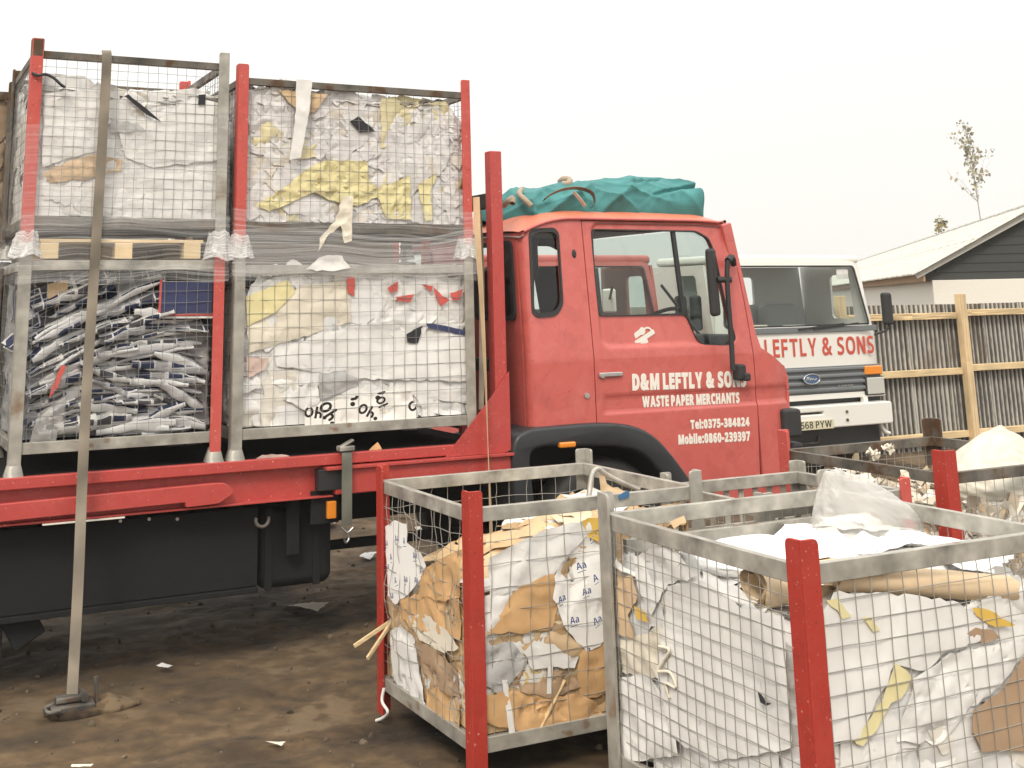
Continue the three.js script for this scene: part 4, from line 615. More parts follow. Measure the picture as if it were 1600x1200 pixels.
  const zl = ZS - 0.04, zr = ZS - WID + 0.04, strip = (a, b, t) => { const d = Math.hypot(b[0] - a[0], b[1] - a[1]), g = bx(d, t, zl - zr, 0, 0, 0, 0.002); g.rotateZ(Math.atan2(b[1] - a[1], b[0] - a[0])); g.translate((a[0] + b[0]) / 2, (a[1] + b[1]) / 2, ZM); return g; };
  lo('front_panel', [strip([5.355, 1.46], [5.56, 1.342], 0.02), strip([5.578, 1.29], [5.58, 1.20], 0.02), strip([5.58, 1.19], [5.54, 0.64], 0.02)], M.cabRed);
  { const ws = bx(0.012, Math.hypot(0.165, 0.81) - 0.04, zl - zr - 0.2, 0, 0, 0, 0); ws.rotateZ(Math.atan2(0.165, 0.81)); ws.translate(5.255, 1.885, ZM); lo('windscreen', ws, M.glass);
    for (const z of [zl - 0.05, zr + 0.05]) lo('windscreen_pillar', bar([5.175, 2.29, z], [5.34, 1.475, z], 0.06, 0.08, 0.01), M.cabRed); lo('windscreen_pillar', bar([5.17, 2.275, ZM], [5.17, 2.276, ZM + 0.001], 0.01, 0.01, 0.001), M.cabRed); }
  lo('cab_floor', rg(3.63, 5.5, 0.98, 1.02, ZS - 0.04, ZS - WID + 0.04, 0.002), M.rubber);
  lo('dashboard', new RoundedBoxGeometry(0.30, 0.24, WID - 0.14, 2, 0.05).translate(5.20, 1.44, ZM), M.seat);
  for (const z of [ZS - 0.50, ZS - 1.45]) { const s = lo('seat', [new RoundedBoxGeometry(0.5, 0.16, 0.5, 3, 0.06).translate(4.42, 1.32, z)], M.seat); const b = new RoundedBoxGeometry(0.13, 0.66, 0.46, 3, 0.06); b.rotateZ(0.16); b.translate(4.14, 1.70, z); lo('backrest', b, M.seat, s); }
  { const r = new THREE.TorusGeometry(0.22, 0.014, 8, 36); r.rotateX(Math.PI / 2); r.rotateZ(0.55); r.translate(4.86, 1.62, ZS - 0.52); lo('steering_wheel', [r, bar([4.86, 1.62, ZS - 0.52], [5.1, 1.3, ZS - 0.52], 0.05, 0.05, 0.02), bar([4.86, 1.62, ZS - 0.32], [4.86, 1.62, ZS - 0.72], 0.03, 0.015, 0.004)], M.seat); }
  { const b = new RoundedBoxGeometry(0.2, 0.34, 0.4, 3, 0.08); const p = b.attributes.position; for (let i = 0; i < p.count; i++) p.setXYZ(i, p.getX(i) + 0.02 * noise(p.getX(i) * 9, p.getY(i) * 9, p.getZ(i) * 9), p.getY(i), p.getZ(i)); b.translate(3.80, 2.08, ZS - 0.55); lo('cab_bag', b, M.seat); }
  // mudguard, wheels, bumper, step
  { const prof = (out) => { const a = []; for (let k = 0; k <= 20; k++) { const t = k / 20; a.push(t); } return a; };
    const pts = [[3.46, 0.66], [3.465, 1.0], [3.53, 1.045], [3.75, 1.06], [4.12, 1.055], [4.31, 1.02], [4.44, 0.95], [4.56, 0.83], [4.69, 0.67]], c = new THREE.CatmullRomCurve3(pts.map(([x, y]) => new V3(x, y, 0)), false, 'centripetal').getPoints(48);
    const ring = (k0, k1) => { const o = c.map((p) => [p.x, p.y]), cx = 4.12, cy = 0.5, inn = c.map((p) => { const d = Math.hypot(p.x - cx, p.y - cy), k = Math.max(0, d - 0.10) / d; return [cx + (p.x - cx) * k, cy + (p.y - cy) * k]; }).reverse(); return [...o, ...inn]; };
    const g = new THREE.ExtrudeGeometry(shape(ring()), { depth: 0.30, bevelEnabled: true, bevelSize: 0.018, bevelThickness: 0.03, bevelSegments: 4, curveSegments: 3 }); g.translate(0, 0, ZS - 0.28); const mg = lo('mudguard', toCreasedNormals(plain(g), 0.6), M.mudguard);
    const am = onZ(887, 695, ZS + 0.06); lo('side_lamp', new RoundedBoxGeometry(0.11, 0.032, 0.04, 2, 0.01).translate(am.x, am.y, am.z - 0.01), M.amber, mg);
    lo('wheel_arch_lining', [rg(3.5, 4.65, 0.70, 0.98, ZS - 0.45, ZS - 0.47, 0), rg(3.5, 4.3, 0.965, 0.975, ZS - 0.3, ZS - 0.46, 0)], M.black); }
  for (const s of [1, -1]) { wheel(lorry, 4.13 - 3, 0.43, s * 0.86, 0.43, 0.24, s); wheel(lorry, 0.0 - 3, 0.43, s * 0.73, 0.43, 0.23, s); wheel(lorry, 0.0 - 3, 0.43, s * 0.47, 0.43, 0.23, s); }
  lo('axle', [cyl(0.06, 0.06, 1.6, 10).rotateX(Math.PI / 2).translate(4.13, 0.43, ZM), cyl(0.08, 0.08, 1.5, 10).rotateX(Math.PI / 2).translate(0.0, 0.43, ZM)], M.chassis);
  lo('mud_flap', rg(0.72, 0.735, 0.13, 0.56, ZS - 0.25, ZS - 0.62, 0.004), M.rubber); lo('skirt_bracket', bar([0.78, 0.36, ZS - 0.2], [0.86, 0.22, ZS - 0.2], 0.05, 0.16, 0.01), M.chassis);
  lo('bumper', [rg(5.47, 5.62, 0.90, 1.08, ZS + 0.03, ZS - 0.2, 0.02), rg(5.56, 5.66, 0.62, 0.86, ZS - 0.02, ZS - WID + 0.02, 0.02), rg(5.5, 5.62, 0.9, 1.08, ZS - WID + 0.2, ZS - WID - 0.03, 0.02)], M.rubber);
  for (const z of [ZS - 0.05, ZS - WID + 0.05]) lo('lower_panel', rg(4.72, 5.52, 0.46, 0.645, z - 0.02, z + 0.02, 0.01), M.cabRed);
  // mirror on its arm beside the front pillar
  { const a = onDoor(1136, 408, 0.06), z = a.z + 0.10; const P = (u, v, o = 0) => onZ(u, v, z + o);
    const m = bx(0.05, 0, 0); const t0 = P(1114, 388), t1 = P(1123, 494), mid = t0.clone().lerp(t1, 0.5);
    const hd = new RoundedBoxGeometry(0.05, t0.distanceTo(t1), 0.12, 3, 0.022); hd.rotateY(-0.9); hd.rotateZ(Math.atan2(t1.x - t0.x, t0.y - t1.y)); hd.rotateY(0); hd.translate(mid.x, mid.y, mid.z - 0.03);
    const mh = lo('mirror', hd, M.rubber); const gl = bx(0.004, t0.distanceTo(t1) - 0.04, 0.09, -0.026, 0, 0, 0); gl.rotateY(-0.9); gl.rotateZ(Math.atan2(t1.x - t0.x, t0.y - t1.y)); gl.translate(mid.x, mid.y, mid.z - 0.03); lo('mirror_glass', gl, M.mirror, mh);
    lo('mirror_arm', [tube([P(1137, 406), P(1136, 432), P(1138, 470), P(1142, 520), P(1145, 578)], 0.016, 30, 8), tube([P(1120, 437, -0.02), P(1142, 437)], 0.02, 4, 8), tube([P(1137, 408), P(1143, 402, -0.05), P(1146, 412, -0.12)], 0.022, 10, 8)], M.rubber, mh);
    const b = onDoor(1149, 581, 0.02); lo('arm_bracket', [bx(0.07, 0.1, 0.07, b.x, b.y, b.z + 0.02, 0.015), bx(0.05, 0.05, 0.1, b.x + 0.03, b.y - 0.03, b.z + 0.02, 0.012)], M.rubber, mh); }
  { const f = bx(0.05, 0.2, 0.16, 0, 0, 0, 0.02), p = onZ(952, 470, ZS - WID - 0.2); f.translate(p.x, p.y, p.z); lo('far_mirror', f, M.white); lo('far_mirror_arm', tube([[p.x, p.y, p.z], [p.x - 0.1, p.y + 0.1, p.z + 0.2]], 0.012, 8, 6), M.rubber); }
  lo('wiper', [bar([5.28, 1.50, ZS - 0.5], [5.22, 1.9, ZS - 0.9], 0.012, 0.02, 0.002)], M.rubber);
}

// ---------------------------------------------------------------- stretch film, straps, tarpaulin
const filmAlpha = (lo_, hi_, seed) => dataTex(256, (u, v) => { const s = 0.5 + 0.8 * noise(u * 5, v * 55, seed), t = 0.5 + 0.5 * noise(u * 2.2, v * 24, seed + 4), g = lerp(lo_, hi_, Math.pow(s * 0.5 + t * 0.5, 2.4) * 2.0); return [g, g, g]; }, { srgb: false });
function filmMat(lo_, hi_, seed) { const t = filmAlpha(lo_, hi_, seed); t.wrapS = t.wrapT = THREE.ClampToEdgeWrapping; return phy({ color: lin(0.86, 0.86, 0.86), roughness: 0.2, alphaMap: t, transparent: true, clearcoat: 0.5, clearcoatRoughness: 0.2, depthWrite: false }); }
function filmGeo(x0, x1, z0, z1, ya, yb, seed, out = 0.012) {         // a wound sleeve of film, drawn in between the posts
  const c = [[x0 - out, z1 + out], [x1 + out, z1 + out], [x1 + out, z0 - out], [x0 - out, z0 - out]], per = [], n = 30, m = 22, p = [], uv = [], idx = [];
  c.forEach((a, i) => { const b = c[(i + 1) % 4]; for (let k = 0; k < n; k++) per.push([lerp(a[0], b[0], k / n), lerp(a[1], b[1], k / n), k / n, i]); }); per.push([...c[0], 0, 4]);
  per.forEach(([x, z, k, i], s) => { for (let j = 0; j <= m; j++) { const v = j / m, ed = 0.03 * noise(s * 0.13, seed, v * 2), y = lerp(ya(k, i), yb(k, i), v) + ed, w = 0.012 * noise(s * 0.1, v * 9, seed) * Math.sin(Math.PI * k); const nx = [0, 1, 0, -1, 0][i], nz = [1, 0, -1, 0, 1][i]; p.push(x + nx * w, y, z + nz * w); uv.push(s / (n * 4), v); } });
  const q = m + 1; for (let s = 0; s < per.length - 1; s++) for (let j = 0; j < m; j++) { const a = s * q + j; idx.push(a, a + q, a + 1, a + 1, a + q, a + q + 1); }
  const g = new THREE.BufferGeometry(); g.setAttribute('position', new THREE.Float32BufferAttribute(p, 3)); g.setAttribute('uv', new THREE.Float32BufferAttribute(uv, 2)); g.setIndex(idx); g.computeVertexNormals(); return g;
}
function gathered(x, y, z, r0, r1, h, seed) {                          // film drawn together in pleats round a cage foot
  const g = new THREE.CylinderGeometry(r0, r1, h, 96, 14, true), p = g.attributes.position;
  for (let i = 0; i < p.count; i++) { const a = Math.atan2(p.getZ(i), p.getX(i)), t = p.getY(i) / h + 0.5, k = 1 + 0.16 * ridge(Math.cos(a) * 2.6 + seed, Math.sin(a) * 2.6, t * 0.8) + 0.1 * ridge(Math.cos(a) * 7, Math.sin(a) * 7 + seed, t * 2); p.setXYZ(i, p.getX(i) * k, p.getY(i) + 0.02 * noise(a * 1.6, seed, t), p.getZ(i) * k * 0.85); }
  g.deleteAttribute('normal'); g.computeVertexNormals(); return g.translate(x, y, z);
}
function crumpled(s, seed) { const so = new Soup(), r = rng(seed), q = new THREE.Quaternion(), e = new THREE.Euler(); for (let k = 0; k < 3; k++) { q.setFromEuler(e.set(-1.2 + (r() - 0.5) * 1.6, (r() - 0.5) * 1.6, r() * 6)); so.sheet(new V3((r() - 0.5) * s * 0.4, s * 0.35 + r() * s * 0.3, (r() - 0.5) * s * 0.4), q, s * 1.4, s * 1.1, 14, r, [1, 1, 1], { am: 0.5, curl: 1.6 }); } return so.geo(); }
const gatherMat = filmMat(0.2, 0.85, 33);
{
  const fl = thing('stretch_film', 'clear stretch film wound round the upper left cage and its joint with the lower one', 'stretch film', [1.21, 1.9, ZM + 0.2]), lf = (n, g, m) => { g.translate(-1.21, -1.9, -ZM - 0.2); return obj(n, g, m, fl, { keepUV: true }); };
  lf('film_sleeve', filmGeo(0.69, 1.735, ZB, ZF, (k, i) => 2.22, (k, i) => i === 0 ? 2.72 + 0.1 * k : 2.8, 3), filmMat(0.05, 0.2, 5));
  lf('film_band', filmGeo(0.69, 1.735, ZB, ZF, () => 1.93, () => 2.27, 7, 0.018), filmMat(0.03, 0.34, 9));
  lf('film_bunch', gathered(0.718, 2.125, ZF - 0.028, 0.042, 0.07, 0.12, 1), gatherMat); lf('film_bunch', gathered(1.706, 2.125, ZF - 0.028, 0.044, 0.075, 0.15, 2), gatherMat);
  const fr = thing('stretch_film', 'clear stretch film bound round the joint of the two cages nearest the cab', 'stretch film', [2.5, 1.9, ZM + 0.2]), rf = (n, g, m) => { g.translate(-2.5, -1.9, -ZM - 0.2); return obj(n, g, m, fr, { keepUV: true }); };
  rf('film_sleeve', filmGeo(1.79, 3.235, ZB, ZF, () => 1.93, () => 2.32, 13, 0.014), filmMat(0.03, 0.24, 15));
  rf('film_band', filmGeo(1.79, 3.235, ZB, ZF, () => 1.96, (k, i) => 2.19 + (i === 0 ? 0.03 * Math.sin(k * 7) : 0), 17, 0.02), filmMat(0.04, 0.4, 19));
  rf('film_bunch', gathered(1.82, 2.12, ZF - 0.028, 0.042, 0.07, 0.12, 4), gatherMat); rf('film_bunch', gathered(3.205, 2.12, ZF - 0.028, 0.042, 0.068, 0.12, 6), gatherMat);
}
function ribbon(pts, w, t, side, twist = 0) {                         // a strap of width w along side, following points, turning by twist
  const c = new THREE.CatmullRomCurve3(pts, false, 'centripetal'), n = 60, g = bx(w, t, 1, 0, 0, 0, 0), p = []; const P = c.getPoints(n), out = [], idx = [];
  P.forEach((q, k) => { const d = c.getTangent(k / n), a = side.clone().applyAxisAngle(d, twist * k / n).normalize(), b = new V3().crossVectors(d, a).normalize(); for (const [i, j] of [[-1, -1], [1, -1], [1, 1], [-1, 1]]) { const v = q.clone().addScaledVector(a, i * w / 2).addScaledVector(b, j * t / 2); out.push(v.x, v.y, v.z); } if (k) for (let s = 0; s < 4; s++) { const o = (k - 1) * 4, s2 = (s + 1) % 4; idx.push(o + s, o + s2, o + 4 + s, o + s2, o + 4 + s2, o + 4 + s); } });
  const h = new THREE.BufferGeometry(); h.setAttribute('position', new THREE.Float32BufferAttribute(out, 3)); h.setIndex(idx); return toCreasedNormals(h, 0.5);
}
{
  const top = onZ(167, 86, ZF + 0.012), hook = onY(112, 1096, 0.05), f = onZ(150, 380, ZF + 0.03);
  const st = thing('ratchet_strap', 'long grey webbing strap hanging from the upper left cage down to the ground', 'strap', [hook.x, 0, hook.z]), S = (g) => g.translate(-hook.x, 0, -hook.z);
  const wob = (a, b, k) => a.clone().lerp(b, k);
  obj('webbing', S(ribbon([new V3(top.x + 0.01, top.y + 0.04, ZF - 0.06), new V3(top.x, top.y + 0.025, ZF - 0.01), top, f, onZ(136, 600, ZF + 0.06), onZ(129, 740, ZF + 0.12), wob(onZ(129, 740, ZF + 0.12), hook, 0.5).add(new V3(0.004, 0, 0)), hook], 0.05, 0.003, new V3(1, 0, 0.15), 0.25)), M.webbing, st);
  const dead = bx(0.20, 0.035, 0.09, hook.x, 0.03, hook.z + 0.01, 0.012);
  obj('buckle', [S(dead), S(bx(0.13, 0.03, 0.06, hook.x - 0.01, 0.065, hook.z, 0.01)), S(tube([[hook.x - 0.08, 0.05, hook.z], [hook.x - 0.12, 0.045, hook.z + 0.03], [hook.x - 0.11, 0.04, hook.z + 0.08], [hook.x - 0.06, 0.035, hook.z + 0.06]], 0.01, 16, 6))], M.steel, st);
  obj('buckle_handle', [S(bar([hook.x + 0.11, 0.03, hook.z], [hook.x + 0.105, 0.14, hook.z - 0.01], 0.014, 0.02, 0.003)), S(cyl(0.018, 0.018, 0.09, 10).rotateX(1.57).translate(hook.x + 0.05, 0.07, hook.z))], M.steel, st);
  const lump = new THREE.SphereGeometry(0.17, 24, 12); { const p = lump.attributes.position; for (let i = 0; i < p.count; i++) p.setXYZ(i, p.getX(i) * (1.2 + 0.3 * noise(p.getX(i) * 9, p.getZ(i) * 9)), Math.max(-0.02, p.getY(i) * 0.26 * (1 + noise(p.getX(i) * 12, p.getZ(i) * 12, 4))), p.getZ(i) * 0.6); lump.computeVertexNormals(); }
  const clod = obj('mud_clod', lump, std({ map: mudMap, roughness: 0.95 }), scene, { at: new V3(hook.x + 0.09, 0.0, hook.z - 0.02) }); tag(clod, 'flat clod of mud under the strap buckle on the ground', 'mud clod');
  const s2 = thing('lashing_strap', 'twisted pale strap hanging between the right cage and the red headboard post', 'strap', [3.24, 0.8, ZF + 0.03]), S2 = (g) => g.translate(-3.24, -0.8, -ZF - 0.03);
  obj('webbing', S2(ribbon([onZ(744, 308, ZF + 0.0), onZ(747, 380, ZF + 0.05), onZ(752, 460, ZF + 0.07), onZ(757, 560, ZF + 0.08), onZ(761, 660, ZF + 0.08), onZ(765, 760, ZF + 0.08), onZ(768, 850, ZF + 0.08)], 0.046, 0.003, new V3(0.55, 0, 0.8), 1.5)), PAPER.tan, s2);
  obj('webbing_tail', S2(ribbon([onZ(748, 330, ZF - 0.04), onZ(752, 420, ZF - 0.02), onZ(753, 520, ZF - 0.01), onZ(752, 640, ZF - 0.005)], 0.035, 0.003, new V3(0.8, 0, 0.6), 0.5)), M.webbing, s2);
  const a = onZ(541, 702, ZS + 0.03), s3 = thing('short_strap', 'short grey ratchet strap hanging over the red bed rail with a loose hook', 'strap', [a.x, a.y, a.z]), S3 = (g) => g.translate(-a.x, -a.y, -a.z);
  obj('webbing', S3(ribbon([onZ(541, 708, ZS - 0.06), onZ(541, 706, ZS + 0.0), onZ(542, 712, ZS + 0.055), onZ(542, 770, ZS + 0.06), onZ(542, 822, ZS + 0.05)], 0.058, 0.004, new V3(1, 0, 0), 0)), M.webGrey, s3);
  const b = onZ(540, 704, ZS + 0.01); obj('ratchet', [S3(bx(0.09, 0.03, 0.06, b.x, b.y + 0.012, b.z, 0.008)), S3(bar([b.x - 0.03, b.y + 0.02, b.z], [b.x + 0.04, b.y + 0.055, b.z + 0.01], 0.05, 0.012, 0.004))], M.galv, s3);
  obj('hook', [S3(tube([onZ(533, 824, ZS + 0.05), onZ(543, 832, ZS + 0.05), onZ(552, 824, ZS + 0.05)], 0.006, 8, 5)), S3(tube([onZ(543, 832, ZS + 0.05), onZ(545, 842, ZS + 0.05), onZ(540, 848, ZS + 0.06), onZ(538, 842, ZS + 0.07)], 0.006, 10, 5))], M.chrome, s3);
}
{ // green tarpaulin folded on the cab roof
  const zc = ZS - 0.62, prof = [[786, 341, 352], [792, 318, 352], [812, 299, 343], [840, 292, 336], [880, 286, 327], [930, 283, 322], [985, 279, 321], [1030, 275, 322], [1056, 270, 324], [1076, 273, 326], [1088, 292, 327], [1096, 312, 328], [1103, 326, 330]].map(([u, a, b]) => { const p = onZ(u, a, zc + 0.24), q = onZ(u, b, zc + 0.24); return [p.x, p.y, q.y - 0.075]; });
  const nu = 200, nv = 110, g = new THREE.PlaneGeometry(1, 1, nu, nv), p = g.attributes.position;
  const at = (x) => { let k = 0; while (k < prof.length - 2 && prof[k + 1][0] < x) k++; const t = clamp((x - prof[k][0]) / (prof[k + 1][0] - prof[k][0]), 0, 1); return [lerp(prof[k][1], prof[k + 1][1], t), lerp(prof[k][2], prof[k + 1][2], t)]; };
  const xa = prof[0][0], xb = prof[prof.length - 1][0];
  for (let i = 0; i < p.count; i++) {
    const u = p.getX(i) + 0.5, v = p.getY(i) + 0.5, x = lerp(xa, xb, u), [t, b] = at(x), a = v * Math.PI, ca = Math.cos(a), sa = Math.pow(Math.sin(a), 0.62), end = Math.min(1, Math.sin(Math.PI * clamp(u, 0.001, 0.999)) * 3.2 + 0.15);
    const sh_ = (t) => (t > 0 ? t * t : t * 0.5), fold = 0.10 * sh_(ridge(x * 1.7 + v * 2.2, v * 1.9 + 0.6 * x, 3)) + 0.05 * sh_(ridge(x * 3.7 - v * 3.5, v * 3 + 2, 6)) + 0.012 * sh_(ridge(x * 9 + v * 5, v * 8, 4)) + 0.02 * noise(x * 11, v * 12, 5);
    const deep = 0.05 * sstep(0.035, 0, Math.abs(v - 0.70 + 0.45 * (u - 0.62))) * sstep(0.5, 0.75, u) + 0.035 * sstep(0.03, 0, Math.abs(v - 0.84 + 0.35 * (u - 0.8))) * sstep(0.6, 0.8, u);
    const rad = 1 + fold * 1.2 - 0.06 - deep * 3; p.setXYZ(i, x + 0.03 * noise(v * 4, u * 5, 9), b + (t - b) * sa * rad, zc - ca * 0.44 * end * rad * (0.86 + 0.14 * sa));
  }
  g.deleteAttribute('normal'); g.computeVertexNormals(); const m = obj('tarpaulin', [g], M.tarp, scene, { recentre: true, keepUV: false }); tag(m, 'folded teal tarpaulin tied down on the roof of the red cab', 'tarpaulin');
  const zr = zc + 0.40, r1 = thing('tie_strap', 'pale strap looped in an arch over the teal tarpaulin', 'strap', onZ(900, 322, zr).toArray()), o = r1.position.clone(), sh = (gg) => gg.translate(-o.x, -o.y, -o.z);
  obj('webbing', sh(ribbon([onZ(850, 312, zr), onZ(862, 303, zr + 0.03), onZ(885, 295, zr + 0.04), onZ(910, 295, zr + 0.04), onZ(926, 303, zr + 0.04), onZ(929, 316, zr + 0.03), onZ(925, 324, zr)], 0.04, 0.004, new V3(0, 0.6, 1), 0.4)), M.webbing, r1);
  obj('webbing_tail', sh(ribbon([onZ(896, 300, zr + 0.02), onZ(905, 310, zr + 0.03), onZ(914, 322, zr + 0.02)], 0.03, 0.004, new V3(0, 0.4, 1), 0)), PAPER.cream, r1);
  const r2 = tube([onZ(815, 296, zc + 0.2), onZ(812, 304, zc + 0.34), onZ(822, 314, zc + 0.42), onZ(830, 322, zc + 0.44)], 0.018, 30, 7); tag(obj('tie_rope', [r2], M.rope, scene, { recentre: true }), 'brown rope round the rear end of the teal tarpaulin', 'rope');
  const r3 = tube([onZ(786, 322, zc + 0.36), onZ(794, 314, zc + 0.40), onZ(801, 310, zc + 0.40), onZ(800, 318, zc + 0.42)], 0.02, 30, 7); tag(obj('tie_rope', [r3], M.rope, scene, { recentre: true }), 'knotted rope end beside the headboard post', 'rope');
  const r4 = tube([onZ(875, 284, zc + 0.05), onZ(881, 280, zc + 0.1), onZ(889, 281, zc + 0.12), onZ(888, 287, zc + 0.16), onZ(878, 288, zc + 0.14)], 0.022, 30, 7); tag(obj('tie_rope', [r4], M.rope, scene, { recentre: true }), 'bundle of rope on top of the teal tarpaulin', 'rope');
}
piece('white_scrap', 'torn white scrap caught in the film between the two cages nearest the cab', 'scrap', [[478, 421], [498, 402], [518, 399], [534, 400], [548, 419], [520, 424]], front(ZF + 0.022), PAPER.white, { amp: 0.02, f: 9, seed: 57 });
{ const z = ZF + 0.012, t = tube([onZ(50, 114, z), onZ(60, 118, z + 0.01), onZ(71, 116, z), onZ(84, 122, z + 0.01), onZ(96, 133, z + 0.012), onZ(101, 136, z)], 0.008, 24, 6); tag(obj('tie_rope', [t], M.black, scene, { recentre: true }), 'black rope knotted round the top of the red post at the far left', 'rope'); }
// scraps lying on the bed edge
piece('kraft_scrap', 'bent brown paper scrap standing on the bed rail beside the short strap', 'scrap', [[566, 713], [590, 691], [597, 702], [585, 716]], front(ZS - 0.04), M.kraft, { amp: 0.02, seed: 51 });
piece('cardboard_strip', 'long flat strip of brown card lying along the bed under the right cage', 'card', [[395, 719], [410, 711], [440, 710], [470, 716], [500, 722], [395, 727]], front(ZS - 0.035), PAPER.pink, { amp: 0.015, seed: 52 });
piece('cardboard_strip', 'short curved piece of brown card on the bed near the gusset', 'card', [[612, 717], [626, 709], [640, 708], [654, 716]], front(ZS - 0.035), PAPER.pink, { amp: 0.012, seed: 53 });

// ---------------------------------------------------------------- single pieces in the cages on the ground
const aF = A.z1 - 0.032, aL = A.x0 + 0.032, bF = Bc.z1 - 0.032, bL = Bc.x0 + 0.032;
const aaTex = canvasTex(512, 512, (c, w, h) => { c.fillStyle = '#efeeec'; c.fillRect(0, 0, w, h); c.fillStyle = '#4a568a'; c.strokeStyle = '#56608f'; const r = rng(77); for (let k = 0; k < 9; k++) { c.save(); c.translate([70, 250, 420, 150, 330, 60, 230, 430, 340][k], [70, 40, 110, 200, 230, 330, 400, 340, 480][k]); c.rotate(-0.35 + r() * 0.3); c.font = 'bold 58px sans-serif'; c.fillText(k % 3 === 2 ? 'A' : 'Aa', 0, 0); c.lineWidth = 4; c.beginPath(); c.moveTo(0, 18); c.lineTo(30 + r() * 40, 14); c.stroke(); c.restore(); } });
const aaMat = std({ map: aaTex, roughness: 0.88 }); aaTex.repeat.set(3.1, 3.1);
const TA = { max: 0.014, amp: 0.03, f: 4 };
piece('white_sheet', 'white sheet printed with blue Aa letters at the right of the brown paper cage', 'paper sheet', [[880, 872], [905, 845], [948, 822], [952, 985], [935, 1008], [914, 1018], [884, 985], [862, 935], [864, 900]], front(aF), aaMat, { ...TA, seed: 61, off: 0.012 });
piece('white_sheet', 'big white sheet sloping over the top of the brown paper cage', 'paper sheet', [[764, 872], [800, 852], [860, 824], [912, 812], [934, 820], [890, 862], [862, 900], [800, 924], [764, 938]], front(aF), PAPER.white, { ...TA, seed: 62, off: 0.004 });
piece('white_sheet', 'white sheet hanging left of the large brown envelope in the front cage', 'paper sheet', [[757, 930], [800, 924], [790, 960], [764, 990], [756, 1000]], front(aF), PAPER.white, { ...TA, seed: 63, off: 0.002 });
piece('kraft_sheet', 'large plain brown envelope in the middle of the front cage', 'brown paper', [[806, 920], [864, 892], [870, 950], [862, 982], [760, 992], [776, 950]], front(aF), M.kraft, { ...TA, seed: 64, off: 0.006, f: 3 });
piece('gold_sheet', 'mustard corner of card at the top of the front cage beside the grey post', 'card', [[908, 814], [938, 806], [938, 850], [918, 838]], front(aF), PAPER.gold, { ...TA, seed: 65, off: 0.012 });
piece('white_sheet', 'folded white sheet lying open below the brown envelope', 'paper sheet', [[816, 1018], [832, 1000], [862, 1006], [902, 1026], [896, 1042], [860, 1040], [830, 1046]], front(aF), PAPER.white, { ...TA, seed: 66, off: 0.012 });
piece('grey_sheet', 'grey white crumpled bag below the envelope beside the red post', 'paper sheet', [[756, 1006], [800, 1002], [822, 1030], [806, 1056], [780, 1084], [756, 1070]], front(aF), PAPER.grey, { ...TA, seed: 67, off: 0.008, f: 7, amp: 0.04 });
piece('paper_strip', 'narrow white strip hanging beside the red post at the bottom of the front cage', 'paper strip', [[784, 1062], [792, 1062], [806, 1150], [796, 1152]], front(aF + 0.014), PAPER.white, { amp: 0.008, seed: 68, jag: 0.002 });
piece('paper_strip', 'narrow white strip hanging from the folded sheet in the front cage', 'paper strip', [[856, 1040], [864, 1040], [862, 1084], [854, 1084]], front(aF + 0.014), PAPER.white, { amp: 0.008, seed: 69, jag: 0.002 });
piece('kraft_sheet', 'creased brown sheet in the lower right corner of the front cage', 'brown paper', [[900, 1016], [950, 1000], [952, 1082], [905, 1092]], front(aF), M.kraft, { ...TA, seed: 70, off: 0.006 });
piece('white_sheet', 'white sheet with small blue marks at the rear of the bent wire side', 'paper sheet', [[606, 822], [622, 812], [640, 818], [640, 848], [662, 864], [670, 884], [656, 912], [640, 930], [622, 944], [610, 930]], left(aL), aaMat, { ...TA, seed: 71, off: 0.012 });
piece('kraft_sheet', 'curled brown sheet high on the bent wire side of the front cage', 'brown paper', [[664, 890], [700, 868], [722, 858], [722, 930], [700, 940], [656, 930]], left(aL), M.kraft, { ...TA, seed: 72, off: 0.01, f: 5, amp: 0.05 });
piece('kraft_sheet', 'dark brown torn sheet low on the bent wire side of the front cage', 'brown paper', [[650, 1005], [690, 1010], [716, 1050], [720, 1092], [680, 1070], [660, 1040]], left(aL), PAPER.card, { ...TA, seed: 73, off: 0.008, f: 7, amp: 0.05 });
piece('white_sheet', 'white sheet hanging low at the rear of the bent wire side', 'paper sheet', [[612, 985], [628, 975], [650, 1000], [668, 1100], [660, 1116], [636, 1100], [618, 1060]], left(aL), PAPER.white, { ...TA, seed: 74, off: 0.01, f: 8 });
piece('kraft_sheet', 'long pale brown sheet folded across the middle of the bent wire side', 'brown paper', [[628, 935], [664, 925], [722, 935], [722, 1000], [690, 990], [650, 985], [632, 965]], left(aL), M.kraft, { ...TA, seed: 171, off: 0.008, f: 4, amp: 0.05 });
piece('cream_sheet', 'cream sheet tucked between brown ones on the bent wire side', 'paper sheet', [[640, 962], [668, 958], [704, 985], [722, 1012], [700, 1020], [660, 1000]], left(aL), PAPER.cream, { ...TA, seed: 172, off: 0.012, f: 5, amp: 0.04 });
piece('kraft_sheet', 'curled brown sheet at the bottom of the bent wire side near the red post', 'brown paper', [[668, 1080], [690, 1072], [722, 1096], [722, 1140], [700, 1130], [672, 1110]], left(aL), M.kraft, { ...TA, seed: 173, off: 0.01, f: 5, amp: 0.05 });
piece('kraft_sheet', 'broad crumpled brown sheet along the bottom of the front cage', 'brown paper', [[758, 1084], [800, 1078], [850, 1090], [900, 1082], [930, 1096], [944, 1118], [880, 1132], [800, 1140], [758, 1128]], front(aF), M.kraft, { ...TA, seed: 174, off: 0.006, f: 6, amp: 0.06 });
piece('kraft_sheet', 'brown sheet tucked under the printed one at the right of the front cage', 'brown paper', [[858, 985], [884, 990], [914, 1016], [908, 1030], [880, 1022], [850, 1004]], front(aF), PAPER.tan, { ...TA, seed: 175, off: 0.004, f: 5, amp: 0.04 });
